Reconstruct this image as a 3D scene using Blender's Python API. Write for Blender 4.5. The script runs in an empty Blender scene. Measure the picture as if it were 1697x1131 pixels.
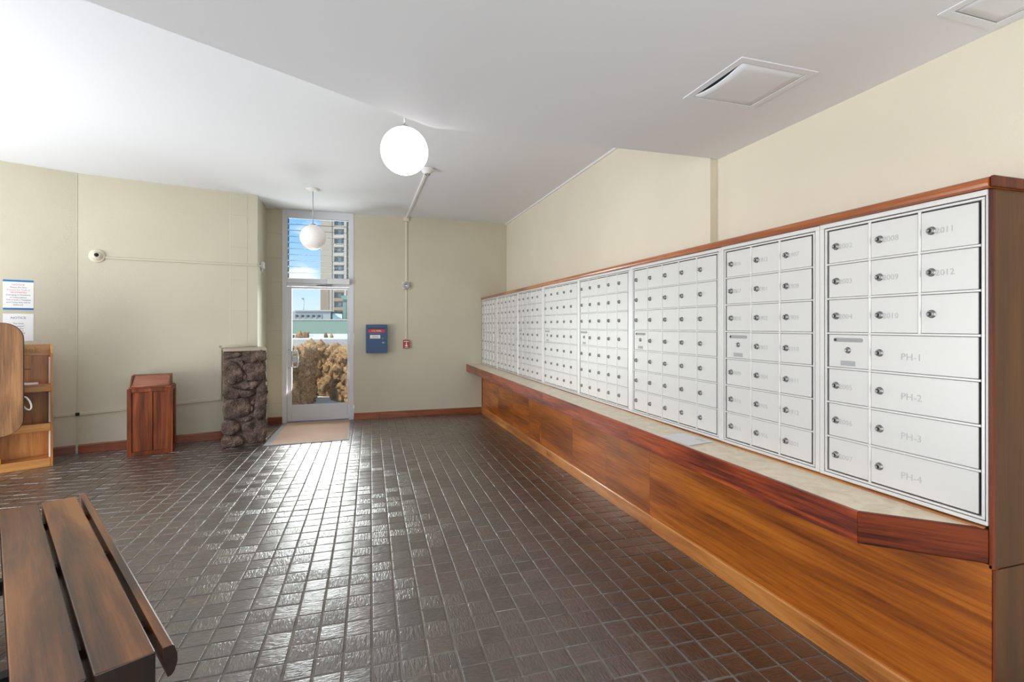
import bpy, bmesh, math, random
from mathutils import Vector, Matrix, noise
random.seed(7)
PI = math.pi
SC = bpy.context.scene
COL = SC.collection

# ------------------------------------------------------------------ camera, world, light
H = 1.42
YAW = 0.2997
F_PX = 817.0
cam_d = bpy.data.cameras.new('camera')
cam = bpy.data.objects.new('camera', cam_d); COL.objects.link(cam)
cam.location = (0, 0, H)
cam.rotation_euler = (PI/2, 0, -YAW)
cam_d.sensor_fit = 'HORIZONTAL'; cam_d.sensor_width = 36.0
cam_d.lens = 36.0*F_PX/1697.0
cam_d.shift_y = -25.5/1697.0
cam_d.clip_start = 0.05; cam_d.clip_end = 1000
SC.camera = cam

SC.view_settings.view_transform = 'Standard'
SC.view_settings.look = 'None'
SC.view_settings.gamma = 1.0
SC.view_settings.use_curve_mapping = False
SC.view_settings.exposure = 0.22
SC.cycles.max_bounces = 10
SC.cycles.diffuse_bounces = 6
SC.cycles.glossy_bounces = 4
SC.cycles.transparent_max_bounces = 24
SC.cycles.sample_clamp_indirect = 6.0
SC.cycles.caustics_reflective = False
SC.cycles.caustics_refractive = False

def lin(c):
    return tuple((v/255.0/12.92) if v/255.0 <= 0.04045 else ((v/255.0+0.055)/1.055)**2.4 for v in c[:3])
def L4(c): return lin(c)+(1.0,)

def build_world():
    w = bpy.data.worlds.new('sky'); SC.world = w; w.use_nodes = True
    nt = w.node_tree; N = nt.nodes; K = nt.links
    N.clear()
    out = N.new('ShaderNodeOutputWorld'); bg = N.new('ShaderNodeBackground')
    tc = N.new('ShaderNodeTexCoord'); sep = N.new('ShaderNodeSeparateXYZ')
    ramp = N.new('ShaderNodeValToRGB')
    e = ramp.color_ramp.elements
    e[0].position = 0.0; e[0].color = L4((232, 242, 252))
    e[1].position = 0.30; e[1].color = L4((120, 178, 245))
    a = e.new(0.06); a.color = L4((206, 229, 252))
    b = e.new(0.16); b.color = L4((150, 202, 252))
    K.new(tc.outputs['Generated'], sep.inputs[0]); K.new(sep.outputs['Z'], ramp.inputs[0])
    mp = N.new('ShaderNodeMapping'); mp.inputs['Scale'].default_value = (3.2, 3.2, 8)
    mp.inputs['Location'].default_value = (0.35, 0.0, 0.9)
    nz = N.new('ShaderNodeTexNoise'); nz.inputs['Scale'].default_value = 2.6; nz.inputs['Detail'].default_value = 7
    cr = N.new('ShaderNodeValToRGB'); cr.color_ramp.elements[0].position = 0.52; cr.color_ramp.elements[1].position = 0.66
    mix = N.new('ShaderNodeMixRGB'); mix.inputs[2].default_value = (1, 1, 1, 1)
    K.new(tc.outputs['Generated'], mp.inputs[0]); K.new(mp.outputs[0], nz.inputs[0]); K.new(nz.outputs[0], cr.inputs[0])
    K.new(cr.outputs[0], mix.inputs[0]); K.new(ramp.outputs[0], mix.inputs[1])
    K.new(mix.outputs[0], bg.inputs[0]); bg.inputs[1].default_value = 1.08
    K.new(bg.outputs[0], out.inputs[0])
build_world()

def light(name, kind, loc, rot, energy, color=(1, 1, 1), size=None, size_y=None, angle=None):
    d = bpy.data.lights.new(name, kind); d.energy = energy; d.color = color
    if size is not None:
        if kind == 'AREA':
            d.shape = 'RECTANGLE'; d.size = size; d.size_y = size_y or size
        else: d.shadow_soft_size = size
    if angle is not None: d.angle = angle
    o = bpy.data.objects.new(name, d); COL.objects.link(o)
    o.location = loc; o.rotation_euler = rot
    return o
def aim(o, target):
    o.rotation_euler = (Vector(target)-o.location).to_track_quat('-Z', 'Y').to_euler()
sun = light('sun', 'SUN', (0, 0, 20), (0, 0, 0), 4.0, (1.0, 0.95, 0.86), angle=0.01)
sun.rotation_euler = Vector((0.55, 0.30, -0.90)).to_track_quat('-Z', 'Y').to_euler()
# daylight through the lobby's openings: behind the camera and on the left
la = light('daylight_opening_behind', 'AREA', (-3.9, -2.6, 1.35), (0, 0, 0), 50, (0.98, 0.99, 1.0), 2.8, 2.0)
aim(la, (-0.6, 3.0, 1.5))
lb = light('daylight_opening_left', 'AREA', (-5.3, 2.2, 1.5), (0, 0, 0), 80, (0.98, 0.99, 1.0), 4.6, 2.2)
aim(lb, (0.0, 3.4, 1.6))
lf = light('return_wall_fill', 'AREA', (1.15, -2.7, 1.5), (0, 0, 0), 44, (0.98, 0.99, 1.0), 1.9, 2.0)  # area light added to brighten the return wall by the door
aim(lf, (-0.8, 5.0, 1.9))
# upward fill lights added unseen to brighten the ceilings, behind and to the left
ld = light('ceiling_fill_behind', 'AREA', (1.0, -1.3, 0.25), (PI, 0, 0), 32, (0.95, 0.98, 1.0), 1.7, 2.2)
le = light('ceiling_fill_left', 'AREA', (-4.3, 3.9, 0.3), (0, 0, 0), 215, (0.97, 0.985, 1.0), 1.8, 3.4)
aim(le, (-2.2, 4.6, 3.1))
# sunlit paving outside throws light up through door and transom
lc = light('daylight_door', 'AREA', (-0.62, 8.30, 1.3), (0, 0, 0), 62, (1.0, 0.97, 0.92), 0.85, 2.0)
aim(lc, (-0.9, 5.0, 2.6))

# ------------------------------------------------------------------ material helpers
def new_mat(name):
    m = bpy.data.materials.new(name); m.use_nodes = True
    nt = m.node_tree; b = nt.nodes['Principled BSDF']
    return m, nt, b
def simple(name, col, rough=0.5, metal=0.0, coat=0.0, emit=None, estr=0.0, bump=None, spec=0.5):
    m, nt, b = new_mat(name)
    b.inputs['Base Color'].default_value = L4(col); b.inputs['Roughness'].default_value = rough
    b.inputs['Metallic'].default_value = metal; b.inputs['Coat Weight'].default_value = coat
    b.inputs['Specular IOR Level'].default_value = spec
    if emit:
        b.inputs['Emission Color'].default_value = L4(emit); b.inputs['Emission Strength'].default_value = estr
    if bump:
        sc, st, dist = bump
        n = nt.nodes.new('ShaderNodeTexNoise'); n.inputs['Scale'].default_value = sc; n.inputs['Detail'].default_value = 4
        g = nt.nodes.new('ShaderNodeNewGeometry')
        bp = nt.nodes.new('ShaderNodeBump'); bp.inputs['Strength'].default_value = st; bp.inputs['Distance'].default_value = dist
        nt.links.new(g.outputs['Position'], n.inputs['Vector']); nt.links.new(n.outputs[0], bp.inputs['Height'])
        nt.links.new(bp.outputs[0], b.inputs['Normal'])
    return m
def wood(name, dark, mid, light_, axis='z', scale=1.0, rough=0.32, coat=0.25, vary=0.10, fig=0.35, contrast=1.0, spec=0.5):
    m, nt, b = new_mat(name); N = nt.nodes; K = nt.links
    tc = N.new('ShaderNodeTexCoord'); oi = N.new('ShaderNodeObjectInfo')
    off = N.new('ShaderNodeVectorMath'); off.operation = 'ADD'
    rv = N.new('ShaderNodeVectorMath'); rv.operation = 'SCALE'; rv.inputs['Scale'].default_value = 3.7
    cmb = N.new('ShaderNodeCombineXYZ')
    for k in range(3): K.new(oi.outputs['Random'], cmb.inputs[k])
    K.new(cmb.outputs[0], rv.inputs[0]); K.new(tc.outputs['Object'], off.inputs[0]); K.new(rv.outputs[0], off.inputs[1])
    def mapped(along, across):
        mp = N.new('ShaderNodeMapping'); s = [across*scale]*3; s['xyz'.index(axis)] = along*scale
        mp.inputs['Scale'].default_value = s; K.new(off.outputs[0], mp.inputs[0]); return mp
    n1 = N.new('ShaderNodeTexNoise'); n1.inputs['Scale'].default_value = 1.0; n1.inputs['Detail'].default_value = 5
    n1.inputs['Distortion'].default_value = 0.8; K.new(mapped(0.9, 9).outputs[0], n1.inputs['Vector'])
    n2 = N.new('ShaderNodeTexNoise'); n2.inputs['Scale'].default_value = 1.0; n2.inputs['Detail'].default_value = 8
    n2.inputs['Roughness'].default_value = 0.7; K.new(mapped(3.0, 85).outputs[0], n2.inputs['Vector'])
    mx = N.new('ShaderNodeMath'); mx.operation = 'MULTIPLY_ADD'; mx.inputs[1].default_value = fig
    K.new(n2.outputs[0], mx.inputs[0])
    m1 = N.new('ShaderNodeMath'); m1.operation = 'MULTIPLY'; m1.inputs[1].default_value = 1-fig
    K.new(n1.outputs[0], m1.inputs[0]); K.new(m1.outputs[0], mx.inputs[2])
    r = N.new('ShaderNodeValToRGB'); e = r.color_ramp.elements
    w = 0.13/contrast
    e[0].position = 0.5-w; e[0].color = L4(dark); e[1].position = 0.5+w; e[1].color = L4(light_)
    c = e.new(0.5); c.color = L4(mid)
    K.new(mx.outputs[0], r.inputs[0])
    hsv = N.new('ShaderNodeHueSaturation'); mr = N.new('ShaderNodeMapRange')
    mr.inputs['To Min'].default_value = 1-vary; mr.inputs['To Max'].default_value = 1+vary
    K.new(oi.outputs['Random'], mr.inputs[0]); K.new(mr.outputs[0], hsv.inputs['Value']); K.new(r.outputs[0], hsv.inputs['Color'])
    K.new(hsv.outputs[0], b.inputs['Base Color'])
    b.inputs['Roughness'].default_value = rough; b.inputs['Coat Weight'].default_value = coat; b.inputs['Coat Roughness'].default_value = 0.15; b.inputs['Specular IOR Level'].default_value = spec
    bp = N.new('ShaderNodeBump'); bp.inputs['Strength'].default_value = 0.12; bp.inputs['Distance'].default_value = 0.002
    K.new(n2.outputs[0], bp.inputs['Height']); K.new(bp.outputs[0], b.inputs['Normal'])
    return m
def painted_wall(name, col, block=False):
    m, nt, b = new_mat(name); N = nt.nodes; K = nt.links
    g = N.new('ShaderNodeNewGeometry')
    n = N.new('ShaderNodeTexNoise'); n.inputs['Scale'].default_value = 1.6; n.inputs['Detail'].default_value = 3
    K.new(g.outputs['Position'], n.inputs['Vector'])
    r = N.new('ShaderNodeValToRGB'); e = r.color_ramp.elements
    e[0].position = 0.3; e[0].color = L4(tuple(v*0.975 for v in col)); e[1].position = 0.7; e[1].color = L4(col)
    K.new(n.outputs[0], r.inputs[0]); K.new(r.outputs[0], b.inputs['Base Color'])
    n2 = N.new('ShaderNodeTexNoise'); n2.inputs['Scale'].default_value = 70; n2.inputs['Detail'].default_value = 4
    K.new(g.outputs['Position'], n2.inputs['Vector'])
    bp = N.new('ShaderNodeBump'); bp.inputs['Strength'].default_value = 0.25; bp.inputs['Distance'].default_value = 0.004
    K.new(n2.outputs[0], bp.inputs['Height']); K.new(bp.outputs[0], b.inputs['Normal'])
    b.inputs['Roughness'].default_value = 0.42
    return m
def rock_mat(name, dark, mid, light_, scale=9.0, pit=1.0, rough=0.85, bd=0.03):
    m, nt, b = new_mat(name); N = nt.nodes; K = nt.links
    tc = N.new('ShaderNodeTexCoord'); oi = N.new('ShaderNodeObjectInfo')
    n = N.new('ShaderNodeTexNoise'); n.inputs['Scale'].default_value = scale; n.inputs['Detail'].default_value = 8; n.inputs['Roughness'].default_value = 0.65
    K.new(tc.outputs['Object'], n.inputs['Vector'])
    r = N.new('ShaderNodeValToRGB'); e = r.color_ramp.elements
    e[0].position = 0.32; e[0].color = L4(dark); e[1].position = 0.72; e[1].color = L4(light_); c = e.new(0.5); c.color = L4(mid)
    K.new(n.outputs[0], r.inputs[0])
    hsv = N.new('ShaderNodeHueSaturation'); mr = N.new('ShaderNodeMapRange'); mr.inputs['To Min'].default_value = 0.72; mr.inputs['To Max'].default_value = 1.2
    K.new(oi.outputs['Random'], mr.inputs[0]); K.new(mr.outputs[0], hsv.inputs['Value']); K.new(r.outputs[0], hsv.inputs['Color'])
    K.new(hsv.outputs[0], b.inputs['Base Color']); b.inputs['Roughness'].default_value = rough
    v = N.new('ShaderNodeTexVoronoi'); v.inputs['Scale'].default_value = scale*4.5; K.new(tc.outputs['Object'], v.inputs['Vector'])
    ad = N.new('ShaderNodeMath'); ad.operation = 'MULTIPLY_ADD'; ad.inputs[1].default_value = 0.5*pit
    K.new(v.outputs[0], ad.inputs[0]); K.new(n.outputs[0], ad.inputs[2])
    bp = N.new('ShaderNodeBump'); bp.inputs['Strength'].default_value = 0.8; bp.inputs['Distance'].default_value = bd
    K.new(ad.outputs[0], bp.inputs['Height']); K.new(bp.outputs[0], b.inputs['Normal'])
    return m
def thin_glass(name, tint=(245, 250, 250), gloss=0.06):
    m, nt, b = new_mat(name); N = nt.nodes; K = nt.links
    N.remove(b); out = N['Material Output']
    t = N.new('ShaderNodeBsdfTransparent'); t.inputs[0].default_value = L4(tint)
    g = N.new('ShaderNodeBsdfGlossy'); g.inputs['Roughness'].default_value = 0.02
    f = N.new('ShaderNodeFresnel'); f.inputs[0].default_value = 1.45
    mx = N.new('ShaderNodeMixShader'); K.new(f.outputs[0], mx.inputs[0]); K.new(t.outputs[0], mx.inputs[1]); K.new(g.outputs[0], mx.inputs[2])
    K.new(mx.outputs[0], out.inputs[0])
    return m
def tile_mat():
    m, nt, b = new_mat('glazed_floor_tile'); N = nt.nodes; K = nt.links
    g = N.new('ShaderNodeNewGeometry'); at = N.new('ShaderNodeAttribute'); at.attribute_name = 'tv'
    def streak(s):
        mp = N.new('ShaderNodeMapping'); mp.inputs['Scale'].default_value = s; mp.inputs['Rotation'].default_value = (0, 0, 0.12)
        n = N.new('ShaderNodeTexNoise'); n.inputs['Scale'].default_value = 1; n.inputs['Detail'].default_value = 3; n.inputs['Distortion'].default_value = 0.6
        K.new(g.outputs['Position'], mp.inputs[0]); K.new(mp.outputs[0], n.inputs['Vector']); return n
    a1 = streak((100, 24, 40)); a2 = streak((24, 100, 40))
    gt = N.new('ShaderNodeMath'); gt.operation = 'GREATER_THAN'; gt.inputs[1].default_value = 0.5; K.new(at.outputs['Fac'], gt.inputs[0])
    mx = N.new('ShaderNodeMix'); K.new(gt.outputs[0], mx.inputs[0]); K.new(a1.outputs[0], mx.inputs[2]); K.new(a2.outputs[0], mx.inputs[3])
    bp = N.new('ShaderNodeBump'); bp.inputs['Strength'].default_value = 0.8; bp.inputs['Distance'].default_value = 0.005
    K.new(mx.outputs[0], bp.inputs['Height']); K.new(bp.outputs[0], b.inputs['Normal']); K.new(bp.outputs[0], b.inputs['Coat Normal'])
    n = N.new('ShaderNodeTexNoise'); n.inputs['Scale'].default_value = 45; n.inputs['Detail'].default_value = 5; K.new(g.outputs['Position'], n.inputs['Vector'])
    r = N.new('ShaderNodeValToRGB'); e = r.color_ramp.elements
    e[0].position = 0.3; e[0].color = L4((50, 38, 32)); e[1].position = 0.72; e[1].color = L4((84, 64, 52))
    K.new(n.outputs[0], r.inputs[0])
    hsv = N.new('ShaderNodeHueSaturation'); mr = N.new('ShaderNodeMapRange'); mr.inputs['To Min'].default_value = 0.75; mr.inputs['To Max'].default_value = 1.25
    fr = N.new('ShaderNodeMath'); fr.operation = 'MULTIPLY'; fr.inputs[1].default_value = 7.31; K.new(at.outputs['Fac'], fr.inputs[0])
    fr2 = N.new('ShaderNodeMath'); fr2.operation = 'FRACT'; K.new(fr.outputs[0], fr2.inputs[0])
    K.new(fr2.outputs[0], mr.inputs[0]); K.new(mr.outputs[0], hsv.inputs['Value']); K.new(r.outputs[0], hsv.inputs['Color']); K.new(hsv.outputs[0], b.inputs['Base Color'])
    b.inputs['Roughness'].default_value = 0.36
    b.inputs['Specular IOR Level'].default_value = 0.8; b.inputs['Coat Weight'].default_value = 1.0; b.inputs['Coat IOR'].default_value = 1.85; b.inputs['Coat Roughness'].default_value = 0.30
    return m
def marble_mat():
    m, nt, b = new_mat('cream_marble_tile'); N = nt.nodes; K = nt.links
    g = N.new('ShaderNodeNewGeometry'); n = N.new('ShaderNodeTexNoise'); n.inputs['Scale'].default_value = 9; n.inputs['Detail'].default_value = 8; n.inputs['Distortion'].default_value = 1.5
    K.new(g.outputs['Position'], n.inputs['Vector'])
    r = N.new('ShaderNodeValToRGB'); e = r.color_ramp.elements
    e[0].position = 0.3; e[0].color = L4((222, 204, 172)); e[1].position = 0.6; e[1].color = L4((244, 230, 204))
    K.new(n.outputs[0], r.inputs[0]); K.new(r.outputs[0], b.inputs['Base Color']); b.inputs['Roughness'].default_value = 0.3
    return m
def globe_mat(name, col, estr):
    m, nt, b = new_mat(name)
    b.inputs['Base Color'].default_value = L4(col); b.inputs['Roughness'].default_value = 0.25
    if estr: b.inputs['Emission Color'].default_value = (1, 0.98, 0.95, 1); b.inputs['Emission Strength'].default_value = estr
    return m

M = {}
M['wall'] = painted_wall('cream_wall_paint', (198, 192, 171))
M['wall_lit'] = painted_wall('cream_wall_paint_lit', (228, 222, 203))  # same cream paint, lightened to carry the brighter light on the right wall
M['ceil'] = simple('white_ceiling_paint', (230, 233, 238), 0.7, bump=(30, 0.15, 0.004))
M['grout'] = simple('grey_grout', (128, 121, 115), 0.75, bump=(150, 0.4, 0.002))
M['tile'] = tile_mat()
M['white_paint'] = simple('white_paint', (232, 232, 230), 0.5)
M['raceway'] = simple('cream_raceway', (214, 208, 188), 0.45)
M['raceway_white'] = simple('white_raceway', (238, 238, 236), 0.45)
M['base_red'] = wood('red_baseboard_wood', (92, 44, 22), (132, 66, 34), (160, 88, 48), 'x', 1.0, 0.35)
M['base_gold'] = wood('golden_baseboard_wood', (150, 86, 34), (190, 118, 52), (214, 146, 76), 'y', 1.0, 0.3, 0.4)
M['veneer'] = wood('koa_veneer', (112, 52, 6), (160, 84, 15), (192, 110, 32), 'y', 0.8, 0.34, 0.15, 0.14, 0.45, 1.1, spec=0.4)
M['fascia'] = wood('red_fascia_wood', (78, 24, 8), (138, 52, 18), (180, 84, 34), 'y', 1.0, 0.33, 0.2, 0.12, 0.5, 1.5)
M['fascia_x'] = wood('red_fascia_wood_end', (46, 14, 5), (88, 32, 11), (128, 56, 22), 'x', 1.0, 0.42, 0.0, 0.1, 0.5, 1.5, spec=0.22)
M['trim_y'] = wood('top_rail_wood', (128, 62, 18), (176, 94, 36), (204, 126, 60), 'y', 1.0, 0.3, 0.5)
M['post'] = wood('post_wood', (60, 22, 7), (98, 40, 14), (130, 60, 24), 'z', 1.0, 0.4, 0.0, spec=0.3)
M['endpanel'] = wood('end_panel_veneer', (66, 38, 16), (88, 54, 24), (108, 70, 34), 'z', 0.9, 0.35, 0.0, 0.05, 0.35, 0.8, spec=0.35)
M['alu'] = simple('brushed_aluminium', (206, 206, 206), 0.38, 0.3)
M['alu_door'] = simple('satin_aluminium_door', (215, 214, 211), 0.42, 0.2, bump=(220, 0.06, 0.001))
M['alu_frame'] = simple('aluminium_frame', (222, 221, 219), 0.35, 0.2)
M['alu_gap'] = simple('dark_cabinet_interior', (60, 61, 63), 0.7)
M['lock'] = simple('nickel_lock', (150, 150, 150), 0.28, 0.9)
M['lock_dark'] = simple('dark_keyway', (28, 28, 30), 0.5)
M['engrave'] = simple('worn_engraved_number', (190, 190, 188), 0.6)
M['white_num'] = simple('white_number', (236, 238, 240), 0.6)
M['plate'] = simple('grey_label_plate', (168, 169, 170), 0.5, 0.2)
M['slot'] = simple('slot_recess', (160, 161, 161), 0.6)
M['door_alu'] = simple('door_aluminium', (212, 214, 219), 0.45, 0.0)
M['glass'] = thin_glass('clear_glass')
M['steel'] = simple('dull_steel', (170, 172, 176), 0.35, 0.8)
M['clip'] = simple('dark_louver_clip', (92, 88, 84), 0.6)
M['mat'] = simple('tan_coir_mat', (196, 168, 146), 0.95, bump=(350, 0.8, 0.004))
M['mat_edge'] = simple('grey_mat_edge', (150, 150, 152), 0.6)
M['blue'] = simple('blue_enamel', (44, 78, 118), 0.4)
M['redlab'] = simple('red_label', (200, 62, 62), 0.5)
M['white'] = simple('white_paper', (238, 238, 238), 0.6)
M['ink'] = simple('dark_ink', (70, 70, 78), 0.7)
M['ink_blue'] = simple('blue_ink', (40, 62, 112), 0.7)
M['ink_red'] = simple('red_ink', (206, 84, 76), 0.7)
M['cyan'] = simple('blue_stripe', (24, 116, 180), 0.6)
M['red'] = simple('alarm_red', (168, 40, 48), 0.4)
M['black'] = simple('black_plastic', (14, 14, 12), 0.3)
M['mortar'] = rock_mat('grey_mortar', (66, 54, 46), (98, 84, 74), (126, 112, 100), 14, 0.8, bd=0.010)
M['lava'] = rock_mat('lava_rock', (48, 38, 32), (90, 73, 63), (134, 114, 100), 13, 1.6, bd=0.013)
M['cap'] = simple('pale_mortar_cap', (172, 158, 142), 0.85, bump=(40, 0.6, 0.01))
M['bin'] = wood('mahogany_bin', (78, 34, 12), (122, 58, 24), (154, 82, 38), 'z', 1.0, 0.4, 0.05, 0.16, spec=0.35)
M['bin_lid'] = wood('mahogany_hood', (112, 60, 38), (140, 80, 54), (160, 98, 70), 'x', 0.8, 0.25, 0.6, 0.04)
M['oak'] = wood('oak_rack', (154, 98, 46), (190, 128, 66), (214, 156, 92), 'z', 1.0, 0.4, 0.2, 0.05)
M['oak_x'] = wood('oak_rack_shelf', (154, 98, 46), (192, 130, 66), (216, 158, 92), 'x', 1.0, 0.4, 0.2, 0.05)
M['plain_white'] = simple('white_edge_strip', (236, 232, 226), 0.3)
M['gold'] = simple('gold_lettering', (150, 120, 44), 0.4, 0.4)
M['laminate'] = wood('walnut_laminate', (84, 54, 28), (120, 82, 48), (146, 104, 64), 'z', 1.3, 0.4, 0.1, 0.0, 0.5)
M['lam_edge'] = simple('brown_edge_band', (70, 50, 36), 0.5)
M['yellow'] = simple('yellow_card', (216, 190, 40), 0.6)
M['bench'] = wood('dark_walnut_bench', (42, 20, 6), (98, 54, 20), (140, 86, 38), 'y', 0.8, 0.33, 0.12, 0.06, 0.3, 1.1)
M['bench_end'] = wood('bench_end_grain', (18, 8, 4), (30, 14, 6), (44, 22, 10), 'z', 1.2, 0.35, 0.3, 0.04)
M['bench_dark'] = simple('dark_bench_bar', (24, 15, 10), 0.5)
M['tan_rock'] = rock_mat('tan_lava_rock', (146, 100, 60), (208, 162, 112), (240, 208, 168), 6, 1.6)
M['tan_core'] = rock_mat('tan_rock_bed', (84, 52, 26), (120, 78, 42), (150, 104, 62), 8, 1.0)
M['concrete'] = simple('white_concrete', (222, 218, 212), 0.9, bump=(20, 0.3, 0.01))
M['green'] = simple('green_painted_wall', (138, 156, 140), 0.8, bump=(8, 0.2, 0.02))
M['breeze'] = simple('grey_breeze_block', (176, 178, 176), 0.85)
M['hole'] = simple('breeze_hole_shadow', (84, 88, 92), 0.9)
M['tower'] = simple('beige_tower_wall', (186, 168, 150), 0.85)
M['tower2'] = simple('tan_tower_panel', (166, 142, 122), 0.85)
M['slab'] = simple('pale_slab_edge', (200, 188, 172), 0.85)
M['teal'] = simple('teal_window_glass', (150, 172, 176), 0.3)
M['dkglass'] = simple('dark_window_glass', (126, 136, 142), 0.3)
M['pool'] = simple('pool_blue', (120, 168, 214), 0.3)
M['foliage'] = simple('green_foliage', (120, 140, 70), 0.8)
M['dkgreen'] = simple('dark_green_frame', (36, 52, 50), 0.5)

# ------------------------------------------------------------------ geometry helpers
def box(bm, x0, x1, y0, y1, z0, z1, bev=0.0, mi=0, seg=1):
    g = bmesh.ops.create_cube(bm, size=1.0)
    vs = g['verts']
    for v in vs:
        v.co = Vector((x0+(v.co.x+.5)*(x1-x0), y0+(v.co.y+.5)*(y1-y0), z0+(v.co.z+.5)*(z1-z0)))
    fs = set(f for v in vs for f in v.link_faces)
    for f in fs: f.material_index = mi
    if bev > 0:
        es = list({e for v in vs for e in v.link_edges})
        r = bmesh.ops.bevel(bm, geom=es, offset=bev, segments=seg, affect='EDGES', profile=0.5)
        for f in r['faces']: f.material_index = mi
def prism(bm, pts, axis, a, b, mi=0):
    """extrude the 2D outline pts along axis from a to b"""
    def P(p, t):
        if axis == 'z': return (p[0], p[1], t)
        if axis == 'y': return (p[0], t, p[1])
        return (t, p[0], p[1])
    A = [bm.verts.new(P(p, a)) for p in pts]; B = [bm.verts.new(P(p, b)) for p in pts]
    n = len(pts); fs = [bm.faces.new(A), bm.faces.new(B[::-1])]
    for i in range(n): fs.append(bm.faces.new((A[i], B[i], B[(i+1) % n], A[(i+1) % n])))
    for f in fs: f.material_index = mi
def tube(bm, pts, r, n=10, mi=0, cap=True):
    rings = []
    pts = [Vector(p) for p in pts]
    for i, p in enumerate(pts):
        d = (pts[min(i+1, len(pts)-1)]-pts[max(i-1, 0)]).normalized()
        u = d.orthogonal().normalized() if i == 0 else (u - d*u.dot(d)).normalized()
        w = d.cross(u)
        rings.append([bm.verts.new(p+(u*math.cos(2*PI*k/n)+w*math.sin(2*PI*k/n))*r) for k in range(n)])
    for i in range(len(rings)-1):
        for k in range(n):
            f = bm.faces.new((rings[i][k], rings[i][(k+1) % n], rings[i+1][(k+1) % n], rings[i+1][k])); f.material_index = mi; f.smooth = True
    if cap:
        for rr in (rings[0][::-1], rings[-1]): bm.faces.new(rr).material_index = mi
def lathe(bm, prof, n=24, mi=0, M4=None, smooth=True):
    """prof: list of (r, h) turned about local z; M4 places it"""
    M4 = M4 or Matrix.Identity(4); rings = []
    for r, h in prof:
        if r < 1e-6: rings.append([bm.verts.new(M4 @ Vector((0, 0, h)))])
        else: rings.append([bm.verts.new(M4 @ Vector((r*math.cos(2*PI*k/n), r*math.sin(2*PI*k/n), h))) for k in range(n)])
    for a, b in zip(rings, rings[1:]):
        for k in range(n):
            k2 = (k+1) % n
            if len(a) == 1 and len(b) == 1: continue
            if len(a) == 1: f = bm.faces.new((a[0], b[k2], b[k]))
            elif len(b) == 1: f = bm.faces.new((a[k], a[k2], b[0]))
            else: f = bm.faces.new((a[k], a[k2], b[k2], b[k]))
            f.smooth = smooth; f.material_index = mi
def mesh_of(name, bm, mats):
    bmesh.ops.recalc_face_normals(bm, faces=bm.faces)
    me = bpy.data.meshes.new(name); bm.to_mesh(me); bm.free()
    for m in (mats if isinstance(mats, (list, tuple)) else [mats]): me.materials.append(m)
    return me
def put(name, me, parent=None, loc=(0, 0, 0), rot=(0, 0, 0), **props):
    o = bpy.data.objects.new(name, me); COL.objects.link(o)
    if parent: o.parent = parent
    o.location = loc; o.rotation_euler = rot
    for k, v in props.items(): o[k] = v
    return o
def obj(name, bm, mats, parent=None, loc=(0, 0, 0), rot=(0, 0, 0), **props):
    return put(name, mesh_of(name, bm, mats), parent, loc, rot, **props)
def bx(name, mats, dims, parent=None, bev=0.0, seg=1, **props):
    bm = bmesh.new(); box(bm, *dims, bev=bev, seg=seg); return obj(name, bm, mats, parent, **props)
def thing(name, label, cat, loc=(0, 0, 0), rotz=0.0, group=None):
    o = put(name, None, None, loc, (0, 0, rotz)); o['label'] = label; o['category'] = cat
    o.empty_display_size = 0.1
    if group: o['group'] = group
    return o
def struct(name, me_or_none, loc=(0, 0, 0), rot=(0, 0, 0), label=None):
    o = put(name, me_or_none, None, loc, rot, kind='structure')
    if label: o['label'] = label
    return o
def sbox(name, mats, dims, bev=0.0, label=None):
    bm = bmesh.new(); box(bm, *dims, bev=bev); return struct(name, mesh_of(name, bm, mats), label=label)
def text_mesh(body, size, mat, align='CENTER', ext=0.0004, key={}):
    k = (body, size, mat.name, align)
    if k in key: return key[k]
    c = bpy.data.curves.new('lettering', 'FONT'); c.body = body; c.size = size; c.align_x = align; c.align_y = 'CENTER'; c.extrude = ext; c.resolution_u = 2
    o = bpy.data.objects.new('lettering', c); COL.objects.link(o)
    dg = bpy.context.evaluated_depsgraph_get(); me = bpy.data.meshes.new_from_object(o.evaluated_get(dg))
    bpy.data.objects.remove(o); bpy.data.curves.remove(c)
    me.materials.clear(); me.materials.append(mat); key[k] = me
    return me
FACE = (PI/2, 0, 0)      # text that reads when looking along local +y
def fz(y): return -0.0052*(y-2.0)

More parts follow.
